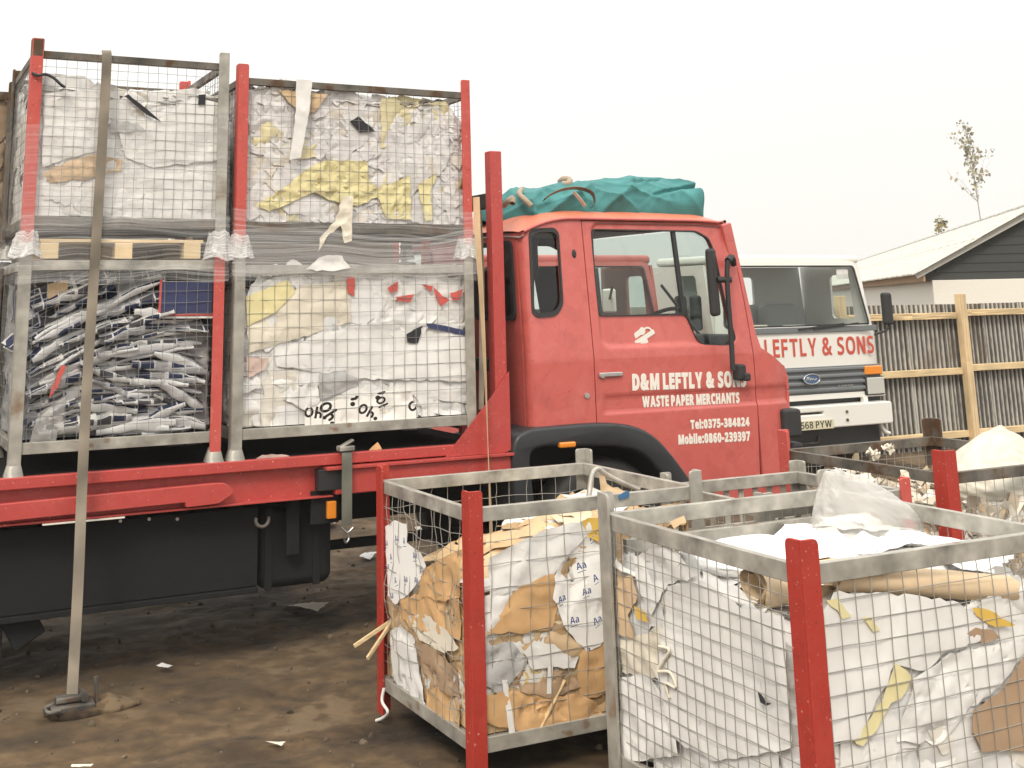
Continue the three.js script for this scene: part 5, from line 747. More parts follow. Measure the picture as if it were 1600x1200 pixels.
piece('kraft_sheet', 'brown sheet opened beneath the folded white one in the front cage', 'brown paper', [[806, 1048], [850, 1044], [898, 1046], [905, 1072], [860, 1090], [812, 1080]], front(aF), PAPER.card, { ...TA, seed: 176, off: 0.004, f: 6, amp: 0.06 });
for (const [a, b, l] of [[[553, 1010], [612, 970], 'longer thin wooden stick poking out of the bent wire side'], [[574, 1029], [612, 972], 'shorter flat wooden stick poking out below the longer one']]) { const p = onX(a[0], a[1], A.x0 - 0.13), q = onX(b[0], b[1], A.x0 + 0.04); tag(obj('wooden_stick', [bar(p, q, 0.012, 0.018, 0.003)], M.timber, scene, { recentre: true }), l, 'stick'); }
{ const p = onZ(882, 1062, aF + 0.006), q = onZ(842, 1142, aF + 0.01); tag(obj('wooden_stick', [bar(p, q, 0.016, 0.01, 0.003)], M.timber, scene, { recentre: true }), 'pale flat stick slanting behind the front wires of the brown paper cage', 'stick'); }
{ const t = tube([onX(600, 1075, A.x0 - 0.01), onX(597, 1095, A.x0 - 0.02), onX(606, 1112, A.x0 - 0.02), onX(598, 1122, A.x0 - 0.01), onX(588, 1126, A.x0 - 0.02)], 0.007, 30, 6); tag(obj('white_string', [t], PAPER.white, scene, { recentre: true }), 'white string tied to the rear red post of the front cage', 'string'); }
{ const t = tube([onZ(919, 790, -4.50), onZ(922, 760, -4.52), onZ(927, 738, -4.54), onZ(935, 733, -4.56), onZ(950, 743, -4.56), onZ(975, 756, -4.54), onZ(1000, 765, -4.5)], 0.011, 40, 6); tag(obj('loose_rope', [t], M.galv, scene, { recentre: true }), 'thick grey rope arched over the rail between the front cage and the next', 'rope'); }
piece('rag', 'dirty brown and blue rag caught on the rail between the two front cages', 'rag', [[934, 742], [944, 744], [956, 762], [982, 766], [978, 784], [950, 782], [940, 768]], front(A.z1 - 0.06), PAPER.tan, { amp: 0.05, f: 10, seed: 75 });
piece('blue_scrap', 'small blue scrap on the rail below the dirty rag', 'scrap', [[966, 774], [984, 766], [982, 778], [968, 782]], front(A.z1 - 0.004), tone(0.06, 0.17, 0.34), { amp: 0.01, seed: 76 });
// nearest cage
const TB = { max: 0.012, amp: 0.03, f: 2.6, soft: 0.1 };
piece('white_sheet', 'tall white sheet bulging beside the broad red post on its left', 'paper sheet', [[1045, 915], [1100, 905], [1160, 948], [1228, 962], [1240, 1168], [1120, 1190], [1050, 1150], [1030, 1050]], left(bL), PAPER.white, { ...TB, seed: 81, off: 0.008 });
piece('white_sheet', 'white sheet at the upper left corner of the nearest cage', 'paper sheet', [[990, 870], [1040, 848], [1062, 862], [1090, 900], [1046, 912], [1020, 960], [1002, 925]], left(bL), PAPER.white, { ...TB, seed: 82, off: 0.006, f: 5 });
piece('white_sheet', 'crumpled white sheet at the bottom left of the nearest cage', 'paper sheet', [[970, 1060], [1010, 1050], [1050, 1100], [1062, 1180], [972, 1192]], left(bL), PAPER.white, { ...TB, seed: 83, off: 0.004, f: 6 });
piece('kraft_scrap', 'brown torn paper at the rear edge of the nearest cage', 'scrap', [[966, 900], [992, 898], [1000, 930], [985, 960], [996, 1000], [970, 990]], left(bL), PAPER.tan, { ...TB, seed: 84, off: 0.01, f: 6 });
piece('yellow_scrap', 'small yellow card near the rear edge of the nearest cage', 'scrap', [[994, 945], [1012, 955], [1016, 972], [998, 966]], left(bL), PAPER.gold, { ...TB, seed: 85, off: 0.014, amp: 0.01 });
piece('cream_sheet', 'cream torn paper strip beside the tangled string in the nearest cage', 'paper sheet', [[970, 1000], [1030, 985], [1046, 1030], [1056, 1062], [1020, 1060], [972, 1050]], left(bL), PAPER.cream, { ...TB, seed: 86, off: 0.002, f: 6 });
{ const t = tube([onX(1030, 1010, bL - 0.014), onX(1046, 1016, bL - 0.02), onX(1036, 1034, bL - 0.016), onX(1028, 1048, bL - 0.02), onX(1048, 1052, bL - 0.018), onX(1056, 1074, bL - 0.016), onX(1040, 1068, bL - 0.02), onX(1046, 1090, bL - 0.014)], 0.006, 50, 5); tag(obj('tangled_string', [t], PAPER.cream, scene, { recentre: true }), 'tangle of pale string hanging in the side of the nearest cage', 'string'); }
piece('white_sheet', 'very large smooth white sheet behind the front wires right of the red post', 'paper sheet', [[1280, 960], [1300, 925], [1420, 928], [1485, 938], [1542, 972], [1530, 1000], [1470, 1020], [1440, 1048], [1395, 1038], [1340, 1150], [1290, 1160]], front(bF), PAPER.white, { ...TB, f: 1.7, seed: 87, off: 0.008 });
piece('white_sheet', 'wrinkled white sheet in the lower right part of the nearest cage', 'paper sheet', [[1425, 1060], [1480, 1020], [1580, 1000], [1592, 1030], [1550, 1080], [1505, 1112], [1470, 1160], [1400, 1160]], front(bF), PAPER.white, { ...TB, f: 7, seed: 88, off: 0.004, amp: 0.04 });
piece('yellow_strip', 'long bent yellow paper strip low behind the front wires of the nearest cage', 'paper strip', [[1394, 1034], [1420, 1056], [1412, 1078], [1380, 1110], [1366, 1140], [1344, 1164], [1328, 1150], [1356, 1120], [1376, 1090]], front(bF), PAPER.yellow, { ...TB, seed: 89, off: 0.014, f: 5 });
piece('gold_sheet', 'bright yellow card under the end of the brown roll', 'card', [[1514, 948], [1540, 952], [1582, 976], [1552, 980], [1528, 966]], front(bF), PAPER.gold, { ...TB, seed: 90, off: 0.012, amp: 0.01 });
piece('yellow_scrap', 'pale yellow scrap close to the broad red post', 'scrap', [[1286, 936], [1304, 934], [1326, 962], [1312, 966]], front(bF), PAPER.yellow, { ...TB, seed: 91, off: 0.014, amp: 0.01 });
piece('yellow_scrap', 'little yellow scrap in the middle of the very large white sheet', 'scrap', [[1344, 962], [1356, 964], [1370, 984], [1360, 986]], front(bF), PAPER.yellow, { ...TB, seed: 92, off: 0.018, amp: 0.006 });
piece('cardboard', 'brown cardboard leaning in the lower right corner of the nearest cage', 'card', [[1612, 1010], [1596, 1022], [1562, 1076], [1516, 1108], [1514, 1140], [1530, 1172], [1615, 1172]], front(bF), PAPER.card, { amp: 0.008, f: 2, seed: 93, off: 0.012, jag: 0.003 });
piece('dark_scrap', 'dark crumpled scrap above the cardboard corner in the nearest cage', 'scrap', [[1506, 988], [1520, 980], [1548, 985], [1560, 996], [1530, 1004]], front(bF), PAPER.card, { ...TB, seed: 94, off: 0.013, f: 9 });
piece('black_scrap', 'small black curl of paper on the tall white sheet', 'scrap', [[1190, 1080], [1196, 1084], [1204, 1096], [1212, 1098], [1204, 1102], [1194, 1096]], left(bL), PAPER.black, { amp: 0.006, off: 0.016, seed: 95, jag: 0.001 });
function paperRoll(name, label, a, b, r0, turns, mat) {               // brown paper wound in a spiral, open at both ends
  const d = b.clone().sub(a), L = d.length(), n = turns * 22, m = 14, p = [], idx = [], x = new V3(0, 1, 0), z = new V3().crossVectors(d, x).normalize(); x.crossVectors(z, d).normalize();
  for (let i = 0; i <= n; i++) { const t = i / n, th = t * turns * 6.283, r = r0 * (0.55 + 0.45 * t); for (let j = 0; j <= m; j++) { const s = j / m, rr = r * (1 + 0.07 * noise(th * 0.6, s * 3, 2) + 0.03 * noise(th * 3, s * 9, 4)), e = (j === 0 || j === m) ? 0.025 * noise(th * 1.3, 3, j) : 0; const v = a.clone().addScaledVector(d, s + e / L).addScaledVector(x, Math.cos(th) * rr * 0.92).addScaledVector(z, Math.sin(th) * rr); p.push(v.x, v.y, v.z); } }
  for (let i = 0; i < n; i++) for (let j = 0; j < m; j++) { const k = i * (m + 1) + j; idx.push(k, k + m + 1, k + 1, k + 1, k + m + 1, k + m + 2); }
  const g = new THREE.BufferGeometry(); g.setAttribute('position', new THREE.Float32BufferAttribute(p, 3)); g.setIndex(idx); g.computeVertexNormals(); return tag(obj(name, [g], mat, scene, { recentre: true }), label, 'paper roll');
}
{ const a = onX(1178, 918, bL + 0.01); paperRoll('paper_roll', 'loosely wound paper roll, its open end facing the left side of the nearest cage', a, new V3(a.x + 0.34, a.y - 0.005, a.z + 0.02), 0.072, 6, tone(0.78, 0.62, 0.42));
  const b = onZ(1578, 921, bF - 0.04), c = onZ(1296, 900, bF - 0.05); paperRoll('paper_roll', 'long buff paper roll lying along the front wires with its open end at the right', b, c, 0.048, 4, tone(0.78, 0.60, 0.40)); }
// sacks
function sack(name, label, cat, at, sx, sy, sz, mat, seed, o = {}) {
  const g0 = new THREE.SphereGeometry(1, 80, 60); g0.deleteAttribute('uv'); g0.deleteAttribute('normal'); const g = mergeVertices(g0, 1e-4), p = g.attributes.position;
  for (let i = 0; i < p.count; i++) { const v = new V3().fromBufferAttribute(p, i), t = (v.y + 1) / 2, neck = 1 - (o.neck ?? 0.8) * Math.pow(t, o.np ?? 2.2), an = Math.atan2(v.z, v.x), pl = 1 + 0.10 * t * ridge(an * 2.2 + seed, t * 1.6, 2) + 0.05 * crumple(v.x + seed, v.y, v.z, 1.7) + (o.cr ?? 0.04) * crumple(v.x + seed, v.y * 1.3, v.z, 3.6), k = Math.sqrt(Math.max(0, 1 - v.y * v.y)), rr = k > 1e-3 ? Math.pow(k, 0.7) / k : 1; p.setXYZ(i, v.x * rr * neck * pl * sx + (o.lean || 0) * t * t, (Math.pow(t, 0.9) + 0.03 * noise(v.x * 3, v.z * 3, seed)) * sy, v.z * rr * neck * pl * sz); }
  g.computeVertexNormals(); const m = obj(name, g, mat, scene, { at: new V3(...at) }); return tag(m, label, cat);
}
sack('white_sack', 'white paper sack standing up out of the cage near the fence', 'sack', [5.17, 0.72, -4.42], 0.40, 0.42, 0.28, tone(0.66, 0.62, 0.53), 5, { neck: 0.82, np: 1.7, lean: 0.05, cr: 0.08 });
sack('plastic_bag', 'translucent white plastic bag standing up in the back of the nearest cage', 'bag', [3.575, 0.80, -3.66], 0.29, 0.35, 0.16, M.polythene, 9, { neck: 0.72, np: 1.5, lean: -0.18, cr: 0.06 });
sack('white_bag', 'rounded white bag lying in the right rear corner of the nearest cage', 'bag', [3.62, 0.80, -3.34], 0.17, 0.14, 0.18, PAPER.white, 13, { neck: 0.6, lean: -0.05 });
sack('white_bag', 'low white bag lying across the rear left of the nearest cage', 'bag', [2.98, 0.83, -3.62], 0.30, 0.12, 0.24, PAPER.white, 17, { neck: 0.5 });
piece('tan_scrap', 'orange brown scrap on top of the heap at the rear left of the nearest cage', 'scrap', [[1046, 815], [1068, 806], [1072, 816], [1052, 826]], front(-3.95), PAPER.tan, { amp: 0.02, seed: 96 });
for (const [u, v, s, l] of [[1390, 706, 0.05, 'bright white crumpled paper on the heap in the cage near the fence'], [1366, 714, 0.05, 'pale crumpled paper left of the bright one in the far cage'], [1416, 752, 0.045, 'white crumpled paper low behind the wires of the far cage']]) { const p = onZ(u, v, v < 740 ? -4.75 : -4.2), g = crumpled(s * 0.75, u); tag(obj('crumpled_paper', g, PAPER.cream, scene, { at: p }), l, 'paper ball'); }

// ---------------------------------------------------------------- the white lorry and the red one beside it, noses towards us
const ZW = -9.6;
function makeLorry(name, label, xc, paint, dark, white) {
  const t = thing(name, label, 'lorry', [xc, 0, ZW]), hw = 1.05, yT = 2.19, P = (n, g, m, p = t) => obj(n, g, m, p);
  const wp = [[-0.97, 1.50], [0.97, 1.50], [0.88, 2.12], [-0.88, 2.12]], wr = rounded(wp, 0.05), lean = (y) => -0.16 * Math.max(0, (y - 1.40));
  P('cab_front', pressed(rounded([[-hw, 0.98], [hw, 0.98], [hw + 0.005, 1.40], [0.95, 2.16], [-0.95, 2.16], [-hw - 0.005, 1.40]], 0.03), [wr], 0.03, (x, y) => lean(y) - 0.10 * Math.pow(Math.abs(x) / hw, 8), 0.08, 0.5), paint);
  const gl = new THREE.ShapeGeometry(shape(wr)); { const p = gl.attributes.position; for (let i = 0; i < p.count; i++) p.setZ(i, lean(p.getY(i)) - 0.02 - 0.10 * Math.pow(Math.abs(p.getX(i)) / hw, 8)); gl.computeVertexNormals(); } P('windscreen', gl, M.glass);
  const sl = shape(wr); sl.holes.push(shape(wr.map(([x, y]) => [x * 0.975, 1.81 + (y - 1.81) * 0.95]))); const sg = new THREE.ExtrudeGeometry(sl, { depth: 0.01, bevelEnabled: false }); { const p = sg.attributes.position; for (let i = 0; i < p.count; i++) p.setZ(i, p.getZ(i) + lean(p.getY(i)) - 0.004 - 0.10 * Math.pow(Math.abs(p.getX(i)) / hw, 8)); sg.computeVertexNormals(); } P('windscreen_seal', sg, M.rubber);
  for (const s of [-1, 1]) { const side = shape([[-0.12, 0.6], [-0.12, 1.40], [-0.235, 2.13], [-1.12, 2.13], [-1.12, 0.98], [-1.05, 0.98], [-0.98, 0.75], [-0.9, 0.6]]); side.holes.push(shape(rounded([[-0.32, 1.56], [-0.37, 2.03], [-0.66, 2.03], [-0.66, 1.56]], 0.05))); const g = new THREE.ExtrudeGeometry(side, { depth: 0.03, bevelEnabled: false }); g.rotateY(-Math.PI / 2); g.translate(s > 0 ? hw : -hw + 0.03, 0, 0); P('cab_side', g, paint); const w = new THREE.PlaneGeometry(0.5, 0.55); w.rotateY(Math.PI / 2); w.translate(s * (hw - 0.015), 1.775, -0.57); P('side_window', w, M.glass); }
  const bk = shape([[-hw, 0.98], [hw, 0.98], [0.97, 2.13], [-0.97, 2.13]]); for (const [a, b] of [[-0.42, 0.30], [-0.95, -0.66]]) bk.holes.push(shape(rounded([[a, 1.72], [b, 1.72], [b, 2.02], [a, 2.02]], 0.04))); P('cab_back', new THREE.ExtrudeGeometry(bk, { depth: 0.03, bevelEnabled: false }).translate(0, 0, -1.12), dark ? M.grille : M.cabLining);
  P('roof', new RoundedBoxGeometry(1.96, 0.09, 1.0, 3, 0.04).translate(0, yT - 0.008, -0.645), paint);
  P('cab_floor', rg(-hw + 0.04, hw - 0.04, 0.9, 0.97, -0.2, -1.08, 0), M.rubber);
  P('dashboard', [rg(-0.95, 0.95, 1.18, 1.47, -0.2, -0.5, 0.04)], dark ? M.grille : M.headlining); for (const s of [-0.5, 0.5]) P('seat', [new RoundedBoxGeometry(0.5, 0.75, 0.15, 2, 0.06).translate(s, 1.35, -0.95)], M.headlining);
  if (white) { for (const [x, w, y] of [[-0.46, 0.18, 0.05], [0.02, 0.2, 0.04], [0.2, 0.16, 0.035]]) P('paper', rg(x, x + w, 1.472, 1.472 + y, -0.22, -0.34, 0.004), x < -0.4 ? PAPER.cream : PAPER.white); P('permit', bx(0.16, 0.1, 0.003, 0.72, 2.03, lean(2.03) - 0.045, 0), PAPER.white); }
  P('wiper_panel', rg(-0.98, 0.98, 1.44, 1.497, 0.005, 0.02, 0.006), M.grille); for (const s of [-1, 1]) P('wiper', [bar([s * 0.1, 1.475, 0.032], [s * 0.1 + 0.62, 1.52, 0.028], 0.012, 0.016, 0.002)], M.black);
  P('grille', rg(-0.98, 0.98, 0.835, 1.10, 0.0, 0.012, 0.004), M.grille); for (let k = 0; k < 4; k++) P('grille_slat', new RoundedBoxGeometry(1.5, 0.038, 0.03, 2, 0.014).translate(0, 0.872 + k * 0.066, 0.024), M.grille);
  const bd = new THREE.CylinderGeometry(1, 1, 0.02, 32).rotateX(Math.PI / 2).scale(0.105, 0.05, 1).translate(0, 0.985, 0.048); const badge = P('badge', bd, white ? tone(0.10, 0.16, 0.28) : M.grille); const br = new THREE.TorusGeometry(1, 0.09, 6, 36).scale(0.103, 0.049, 0.08).translate(0, 0.985, 0.06); P('badge_ring', br, M.chrome, badge);
  if (white) { const w = new THREE.TubeGeometry(new THREE.CatmullRomCurve3([[-0.07, 0.972], [-0.06, 1.003], [-0.03, 1.0], [-0.052, 0.985], [-0.03, 0.975], [-0.01, 0.992], [0.0, 0.976], [0.02, 0.99], [0.03, 0.975], [0.06, 0.988]].map(([x, y]) => new V3(x, y, 0.06))), 40, 0.005, 5); P('badge_script', w, M.chrome, badge);
    P('lettering', lettering('D&M', 0.165, 0.40, 0.04, 0.04, fontR).translate(-1.0, 1.215, 0.003), M.decalRed); P('lettering', lettering('LEFTLY & SONS', 0.165, 1.46, 0.1, 0.04, fontR).translate(-0.53, 1.215, 0.003), M.decalRed); P('model_script', lettering('CARGO', 0.022, 0.2, 0.1, 0).translate(0.36, 0.89, 0.04), M.chrome); }
  P('lower_strip', rg(-1.02, 1.02, 0.775, 0.832, -0.02, 0.018, 0.008), paint); P('bumper_gap', rg(-1.0, 1.0, 0.71, 0.774, -0.06, -0.04, 0), M.black);
  for (const s of [-1, 1]) { const lp = P('headlight', [new RoundedBoxGeometry(0.26, 0.19, 0.05, 2, 0.02).translate(s * 0.86, 0.885, 0.03)], M.rubber); P('headlight_lens', new RoundedBoxGeometry(0.235, 0.165, 0.02, 2, 0.009).translate(s * 0.86, 0.885, 0.052), M.lens, lp); P('indicator', new RoundedBoxGeometry(0.24, 0.09, 0.03, 2, 0.012).translate(s * 0.86, 1.04, 0.03), M.amber); P('bumper_stay', rg(s * 0.7, s * 0.76, 0.69, 0.79, -0.02, 0.03, 0.004), paint); }
  const bg = shape(rounded([[-1.0, 0.52], [1.0, 0.52], [1.0, 0.715], [-1.0, 0.715]], 0.02)); bg.holes.push(shape([[-0.27, 0.635], [0.09, 0.635], [0.09, 0.68], [-0.27, 0.68]])); P('bumper', new THREE.ExtrudeGeometry(bg, { depth: 0.14, bevelEnabled: true, bevelSize: 0.012, bevelThickness: 0.015, bevelSegments: 2 }).translate(0, 0, -0.05), paint);
  P('step_hole', rg(-0.28, 0.10, 0.63, 0.685, 0.03, 0.04, 0), M.black); for (const y of [0.575, 0.655]) P('bolt', cyl(0.014, 0.014, 0.02, 8).rotateX(Math.PI / 2).translate(0.38, y, 0.11), M.steel);
  if (white) { const pt = P('number_plate', rg(-0.34, 0.19, 0.505, 0.595, 0.108, 0.118, 0.003), M.plate); P('plate_lettering', lettering('G568 PYW', 0.062, 0.47, 0.05, 0.02, fontR).translate(-0.31, 0.522, 0.1185), M.black, pt); }
  P('valance', [rg(-0.98, 0.98, 0.26, 0.515, -0.05, -0.12, 0.03)], M.mudguard); P('tow_bar', [bar([-0.4, 0.36, -0.035], [0.1, 0.36, -0.035], 0.02, 0.02, 0.006), bar([0.1, 0.36, -0.035], [0.12, 0.42, -0.035], 0.02, 0.02, 0.006)], M.steel);
  P('tow_hook', [tube([[0.90, 0.53, 0.02], [0.92, 0.46, 0.03], [0.97, 0.41, 0.03], [1.02, 0.40, 0.02]], 0.022, 12, 6)], paint);
  for (const s of [-1, 1]) { wheel(t, 0, 0, 0, 0.43, 0.24, s).rotation.y = Math.PI / 2; t.children[t.children.length - 1].position.set(s * 0.86, 0.43, -0.75); wheel(t, 0, 0, 0, 0.43, 0.24, s).rotation.y = Math.PI / 2; t.children[t.children.length - 1].position.set(s * 0.8, 0.43, -4.2);
    const m = P('mirror', new RoundedBoxGeometry(0.115, 0.34, 0.08, 2, 0.03).translate(s * 1.27, 1.66, -0.1), M.rubber); P('mirror_arm', tube([[s * 1.04, 1.38, -0.16], [s * 1.16, 1.41, -0.12], [s * 1.26, 1.45, -0.1], [s * 1.27, 1.6, -0.1]], 0.012, 16, 6), M.rubber, m); }
  P('chassis_rail', [rg(-0.42, -0.35, 0.55, 0.75, -0.3, -5.2, 0.004), rg(0.35, 0.42, 0.55, 0.75, -0.3, -5.2, 0.004)], M.chassis); P('flat_bed', rg(-1.02, 1.02, 0.95, 1.02, -1.75, -5.4, 0.01), M.chassis);
  return t;
}
{ const c = onZ(1262, 590, ZW); makeLorry('white_lorry', 'white lorry with red lettering across its front, parked facing us by the fence', c.x, M.white, false, true);
  makeLorry('red_lorry', 'red lorry parked beyond, glimpsed through the windows of the red cab', c.x - 2.72, M.cabRed, true, false); }

// ---------------------------------------------------------------- fence of corrugated sheets on a timber frame
const ironTex = [0, 1, 2].map((k) => dataTex(512, (u, v) => {          // tarred iron: the tar is worn off in grains and streaks along the ridges
  const a = tile(3, 60 + k, 4)(u, v), rg1 = Math.cos(u * 8 * 2 * Math.PI), wear = sstep(0.0, 0.9, rg1 * 0.8 + 0.35 * tile(3, 90 + k, 3)(u, v) + 0.3 * noise(u * 40, v * 22, k + 9) + [0.2, 0.0, 0.4][k]), r = sstep(0.05, 0.4, tile(2, 71 + k, 3)(u, v)), g = 0.36 + a * 0.12, q = 0.72 + a * 0.14;
  return [lerp(lerp(g, q, wear), 0.36, r * 0.4), lerp(lerp(g * 0.98, q * 0.985, wear), 0.30, r * 0.4), lerp(lerp(g * 0.95, q * 0.95, wear), 0.25, r * 0.4)]; }));
const ironMat = ironTex.map((t) => { return std({ map: t, roughness: 0.72, metalness: 0.2, bumpMap: bumpTex, bumpScale: 0.0015 }); });
const ZX = -10.7;
{
  const fx0 = 9.3, fx1 = 16.5, t = thing('corrugated_fence', 'tall fence of grey corrugated iron sheets on a pale timber frame', 'fence', [fx0, 0, ZX]), rnd = rng(600), sw = 0.70;
  const yT = onZ(1440, 476, ZX).y, yB = onZ(1450, 678, ZX).y;
  for (let x = 0, k = 0; x < fx1 - fx0; x += sw - 0.045, k++) {
    const n = 84, p = [], uv = [], idx = [], top = yT + (rnd() - 0.5) * 0.008, bot = Math.min(yB, 0.02) - 0.02, tilt = (rnd() - 0.5) * 0.008, zo = (k % 2) * 0.006;
    for (let i = 0; i <= n; i++) for (let j = 0; j < 5; j++) { const s = i / n * sw, v = j / 4; p.push(x + s + tilt * v, lerp(bot, top, v), -0.05 - zo + 0.021 * Math.cos(s / 0.0762 * 2 * Math.PI) + 0.004 * noise(s * 3, v * 3, k)), uv.push(s / 0.0762 / 8 + k, v * 0.9 + k * 0.37); }
    for (let i = 0; i < n; i++) for (let j = 0; j < 4; j++) { const a = i * 5 + j; idx.push(a, a + 5, a + 1, a + 1, a + 5, a + 6); }
    const g = new THREE.BufferGeometry(); g.setAttribute('position', new THREE.Float32BufferAttribute(p, 3)); g.setAttribute('uv', new THREE.Float32BufferAttribute(uv, 2)); g.setIndex(idx); g.computeVertexNormals(); obj('sheet', g, ironMat[[0, 1, 0, 2, 1, 0][k % 6]], t, { keepUV: true });
  }
  const pw = onZ(1502, 560, ZX).x - fx0, ph = onZ(1500, 459, ZX).y; for (let k = -2; k <= 3; k++) { const x = pw + k * 1.95; if (x < 0) continue; obj('post', rg(x - 0.055, x + 0.055, -0.05, ph + 0.02 * Math.sin(k * 3), 0.034, 0.12, 0.006), M.timberUpright, t);
    for (const v of [494, 582, 682]) { const y = onZ(1450, v, ZX).y, dy = k === 0 && v !== 682 ? 0.03 : 0; obj('rail', rg(x + 0.056, x + 1.893, y - 0.038 + dy, y + 0.038 + dy, -0.02, 0.06, 0.005), M.timber, t); } }
}

// ---------------------------------------------------------------- the shed behind the fence
{
  const yaw = R(-39.7), dist = 25, e = onY(1445, 460, EYE - 0.0001); const dir = ray(1445, 440).setY(0).normalize(), eave = new V3().addScaledVector(dir, dist), yE = EYE + dist * (ray(1445, 420).y / Math.hypot(ray(1445, 420).x, ray(1445, 420).z));
  const t = thing('white_shed', 'white walled shed with a pale corrugated roof and a black boarded gable', 'shed', [eave.x, 0, eave.z], yaw), P = (n, g, m, p = t) => obj(n, g, m, p);
  // local axes: x runs along the gable to the right, z towards us
  const wg = 4.6, dep = 45, rise = 0.53, hx = wg / 2, yW = yE - 0.22, yR = yE + hx * rise;
  const wallM = std({ color: lin(0.76, 0.735, 0.67), roughness: 0.9, bumpMap: bumpTex, bumpScale: 0.004 }), dark = std({ color: lin(0.040, 0.043, 0.042), roughness: 0.75, bumpMap: bumpTex, bumpScale: 0.002 });
  const front_ = P('wall', rg(0.15, wg - 0.15, 0, yW, -0.1, -0.3, 0.01), wallM); P('wall', rg(0.15, 0.35, 0, yW - 0.001, -0.301, -dep, 0.01), wallM); P('wall', rg(wg - 0.35, wg - 0.15, 0, yW - 0.001, -0.301, -dep, 0.01), wallM); P('wall', rg(0.36, wg - 0.36, 0, yW - 0.002, -dep + 0.2, -dep, 0.01), wallM);
  P('gable_backing', new THREE.ExtrudeGeometry(shape([[0.12, yW + 0.004], [wg - 0.12, yW + 0.004], [wg - 0.12, yE - 0.08], [hx, yR - 0.1], [0.12, yE - 0.08]]), { depth: 0.05, bevelEnabled: false }).translate(0, 0, -0.25), dark);
  const bh = 0.165; for (let y = yW - 0.02, k = 0; y < yR - 0.2; y += bh, k++) { const inset = Math.max(0.0, (y + bh - yE + 0.03) / rise) + 0.03; if (inset > hx - 0.1) break; const g = rg(inset, wg - inset, 0, bh + 0.02, 0, 0.022, 0.003); g.rotateX(-0.1); g.translate(0, y, -0.19); P('weatherboard', g, dark); }
  const asb = std({ map: dataTex(512, (u, v) => { const g = 0.76 + tile(4, 81, 4)(u, v) * 0.22 + 0.08 * noise(u * 30, v * 2, 3), l = sstep(0.05, 0.4, tile(6, 88, 4)(u, v)); return [g * lerp(1, 0.86, l), g * lerp(0.99, 0.85, l), g * lerp(0.955, 0.78, l)]; }), roughness: 0.9 });
  const L = Math.hypot(hx, hx * rise) + 0.25, al = Math.atan(rise);
  for (const s of [0, 1]) for (let k = 0, z = 0.12; z > -dep - 0.1; z -= 0.95, k++) for (let r = 0; r < 2; r++) {
    const n = 52, p = [], idx = [], l0 = r * L / 2 - (r ? 0.12 : 0), l1 = (r + 1) * L / 2; for (let i = 0; i <= n; i++) for (const l of [l0, l1]) { const zz = z - i / n * 1.0; const a = l - 0.2; let x = a * Math.cos(al), y = yE + a * Math.sin(al) + 0.022 * Math.sin(i / n * 1.0 / 0.146 * 6.283) + r * 0.012 + (k % 2) * 0.004; if (s) x = wg - x; p.push(x, y, zz); }
    for (let i = 0; i < n; i++) idx.push(i * 2, i * 2 + 2, i * 2 + 1, i * 2 + 1, i * 2 + 2, i * 2 + 3); const g = new THREE.BufferGeometry(); g.setAttribute('position', new THREE.Float32BufferAttribute(p, 3)); g.setIndex(idx); g.computeVertexNormals(); P('roof_sheet', g, asb); }
  P('eaves_board', rg(-0.02, 0.02, yE - 0.24, yE - 0.055, -0.02, -dep, 0.004), tone(0.45, 0.30, 0.19)); P('verge_board', [bar([-0.15, yE - 0.135, 0.0], [hx, yR - 0.06, 0.0], 0.03, 0.11, 0.004), bar([hx + 0.001, yR - 0.062, 0.0], [wg + 0.15, yE - 0.137, 0.0], 0.03, 0.11, 0.004)], tone(0.6, 0.59, 0.55));
}
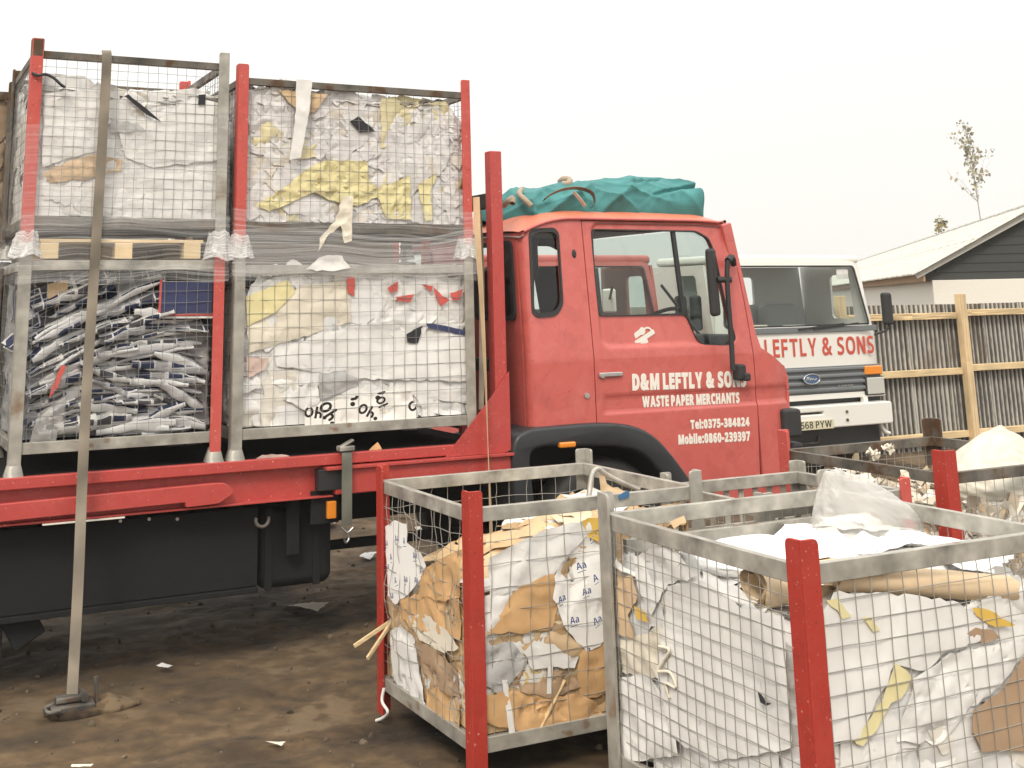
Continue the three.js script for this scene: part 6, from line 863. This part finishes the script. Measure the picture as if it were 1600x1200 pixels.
// ---------------------------------------------------------------- thin autumn trees over the shed
function thinTree(label, u, v0, v1, dist, seed, spread, nLeaf, leafTone) {
  const d = ray(u, v0).setY(0).normalize(), base = d.clone().multiplyScalar(dist), per = dist / Math.hypot(FPX, u - CXP) * 1.0, dr = ray(u, v1), H = EYE + dist * dr.y / Math.hypot(dr.x, dr.z), rnd = rng(seed);
  const t = thing('thin_tree', label, 'tree', [base.x, 0, base.z]), W2 = new Wires(), tips = [], brk = H * 0.5;
  const limb = (a, dir, len, r, lev) => { const pts = [a.clone()], q = a.clone(), dd = dir.clone(); for (let k = 0; k < 6; k++) { dd.add(new V3((rnd() - 0.5) * (lev ? 0.25 : 0.06), 0.06, (rnd() - 0.5) * (lev ? 0.25 : 0.06))).normalize(); q.addScaledVector(dd, len / 6); pts.push(q.clone()); if (lev < 2 && k > 0 && k < 6) { const n = lev ? 1 : 4; for (let m = 0; m < n; m++) if (rnd() < 0.8) limb(q.clone(), dd.clone().add(new V3((rnd() - 0.5) * spread, 0.3, (rnd() - 0.5) * spread)).normalize(), len * (lev ? 0.4 : (0.18 + rnd() * 0.16) * (1.25 - k / 7)), r * 0.45, lev + 1); } if (lev) tips.push(q.clone()); } for (let k = 0; k < 6; k++) W2.rod([pts[k], pts[k + 1]], Math.max(0.004, r * (1 - k / 6)), 5); };
  limb(new V3(0, brk, 0), new V3(0, 1, 0), H - brk, 0.03, 0);
  const tr = new THREE.CylinderGeometry(0.035, 0.09, brk, 8).translate(0, brk / 2, 0); obj('trunk', tr, std({ color: lin(0.16, 0.13, 0.10), roughness: 0.9 }), t); obj('branches', W2.geo(), std({ color: lin(0.34, 0.31, 0.27), roughness: 0.9 }), t, { kind: 'stuff' });
  const S = new Soup(), q = new THREE.Quaternion(), e = new THREE.Euler(); for (let k = 0; k < nLeaf; k++) { const p = tips[Math.floor(Math.pow(rnd(), 0.8) * tips.length)].clone(), cl = 1 + Math.floor(rnd() * 4); for (let m = 0; m < cl; m++) { const c = p.clone().add(new V3((rnd() - 0.5) * 0.4, (rnd() - 0.5) * 0.4, (rnd() - 0.5) * 0.4)); q.setFromEuler(e.set(rnd() * 6, rnd() * 6, rnd() * 6)); const s = 0.07 + rnd() * 0.11; const g = leafTone[Math.floor(rnd() * leafTone.length)]; S.sheet(c, q, s, s * 0.7, 2, rnd, g, { am: 0.1 }); } }
  obj('crown', S.geo(), std({ vertexColors: true, roughness: 0.85 }), t, { kind: 'stuff' }); return t;
}
const LT = [[0.28, 0.26, 0.18], [0.36, 0.31, 0.2], [0.22, 0.21, 0.15], [0.45, 0.38, 0.24]];
thinTree('thin bare tree with few leaves rising over the shed roof', 1533, 350, 215, 62, 704, 2.4, 110, LT);
thinTree('small treetop with yellow leaves showing over the left slope of the shed roof', 1462, 360, 350, 60, 711, 2.6, 40, [[0.30, 0.26, 0.10], [0.14, 0.13, 0.06]]);

// ---------------------------------------------------------------- litter on the ground
{
  const lit = [[257, 1040, 0.07, 'white', 'small white paper scrap on the dark ground under the lorry'], [430, 1160, 0.09, 'cream', 'pale torn strip on the mud below the lorry'], [128, 1196, 0.08, 'cream', 'pale strip of paper on the mud left of the front cage'], [480, 945, 0.22, 'cream', 'large pale sheet lying beyond the fuel tank'], [575, 866, 0.14, 'white', 'white paper lying on the ground beyond the lorry']];
  const S = new THREE.Quaternion(), e = new THREE.Euler(), rnd = rng(808);
  for (const [u, v, s, m, l] of lit) { const p = onY(u, v, 0.025), so = new Soup(); S.setFromEuler(e.set(-Math.PI / 2 + (rnd() - 0.5) * 0.3, 0, rnd() * 6)); so.sheet(new V3(), S, s, s * (v > 1100 ? 0.28 : 0.6), 8, rnd, [1, 1, 1], { am: 0.12, curl: 0.3 }); tag(obj('paper_scrap', so.geo(), PAPER[m], scene, { at: p }), l, 'litter'); }
  const so = new Soup(); for (let k = 0; k < 70; k++) { const x = -1 + rnd() * 7.5, z = -8.9 - rnd() * 4.2; const q = new THREE.Quaternion().setFromEuler(e.set(-Math.PI / 2 + (rnd() - 0.5) * 0.5, (rnd() - 0.5) * 0.5, rnd() * 6)); so.sheet(new V3(x, 0.03, z), q, 0.06 + rnd() * 0.2, 0.05 + rnd() * 0.14, 4, rnd, pick(P_MIX, rnd()), { am: 0.15 }); }
  const m = obj('litter', so.geo(), M.paper, scene, { kind: 'stuff', recentre: true }); m.userData.label = 'scattered scraps of paper over the ground beyond the lorry'; m.userData.category = 'litter';
}

scene.fog = new THREE.FogExp2(0xf4f2ec, 0.0012);
renderer.render(scene, camera);
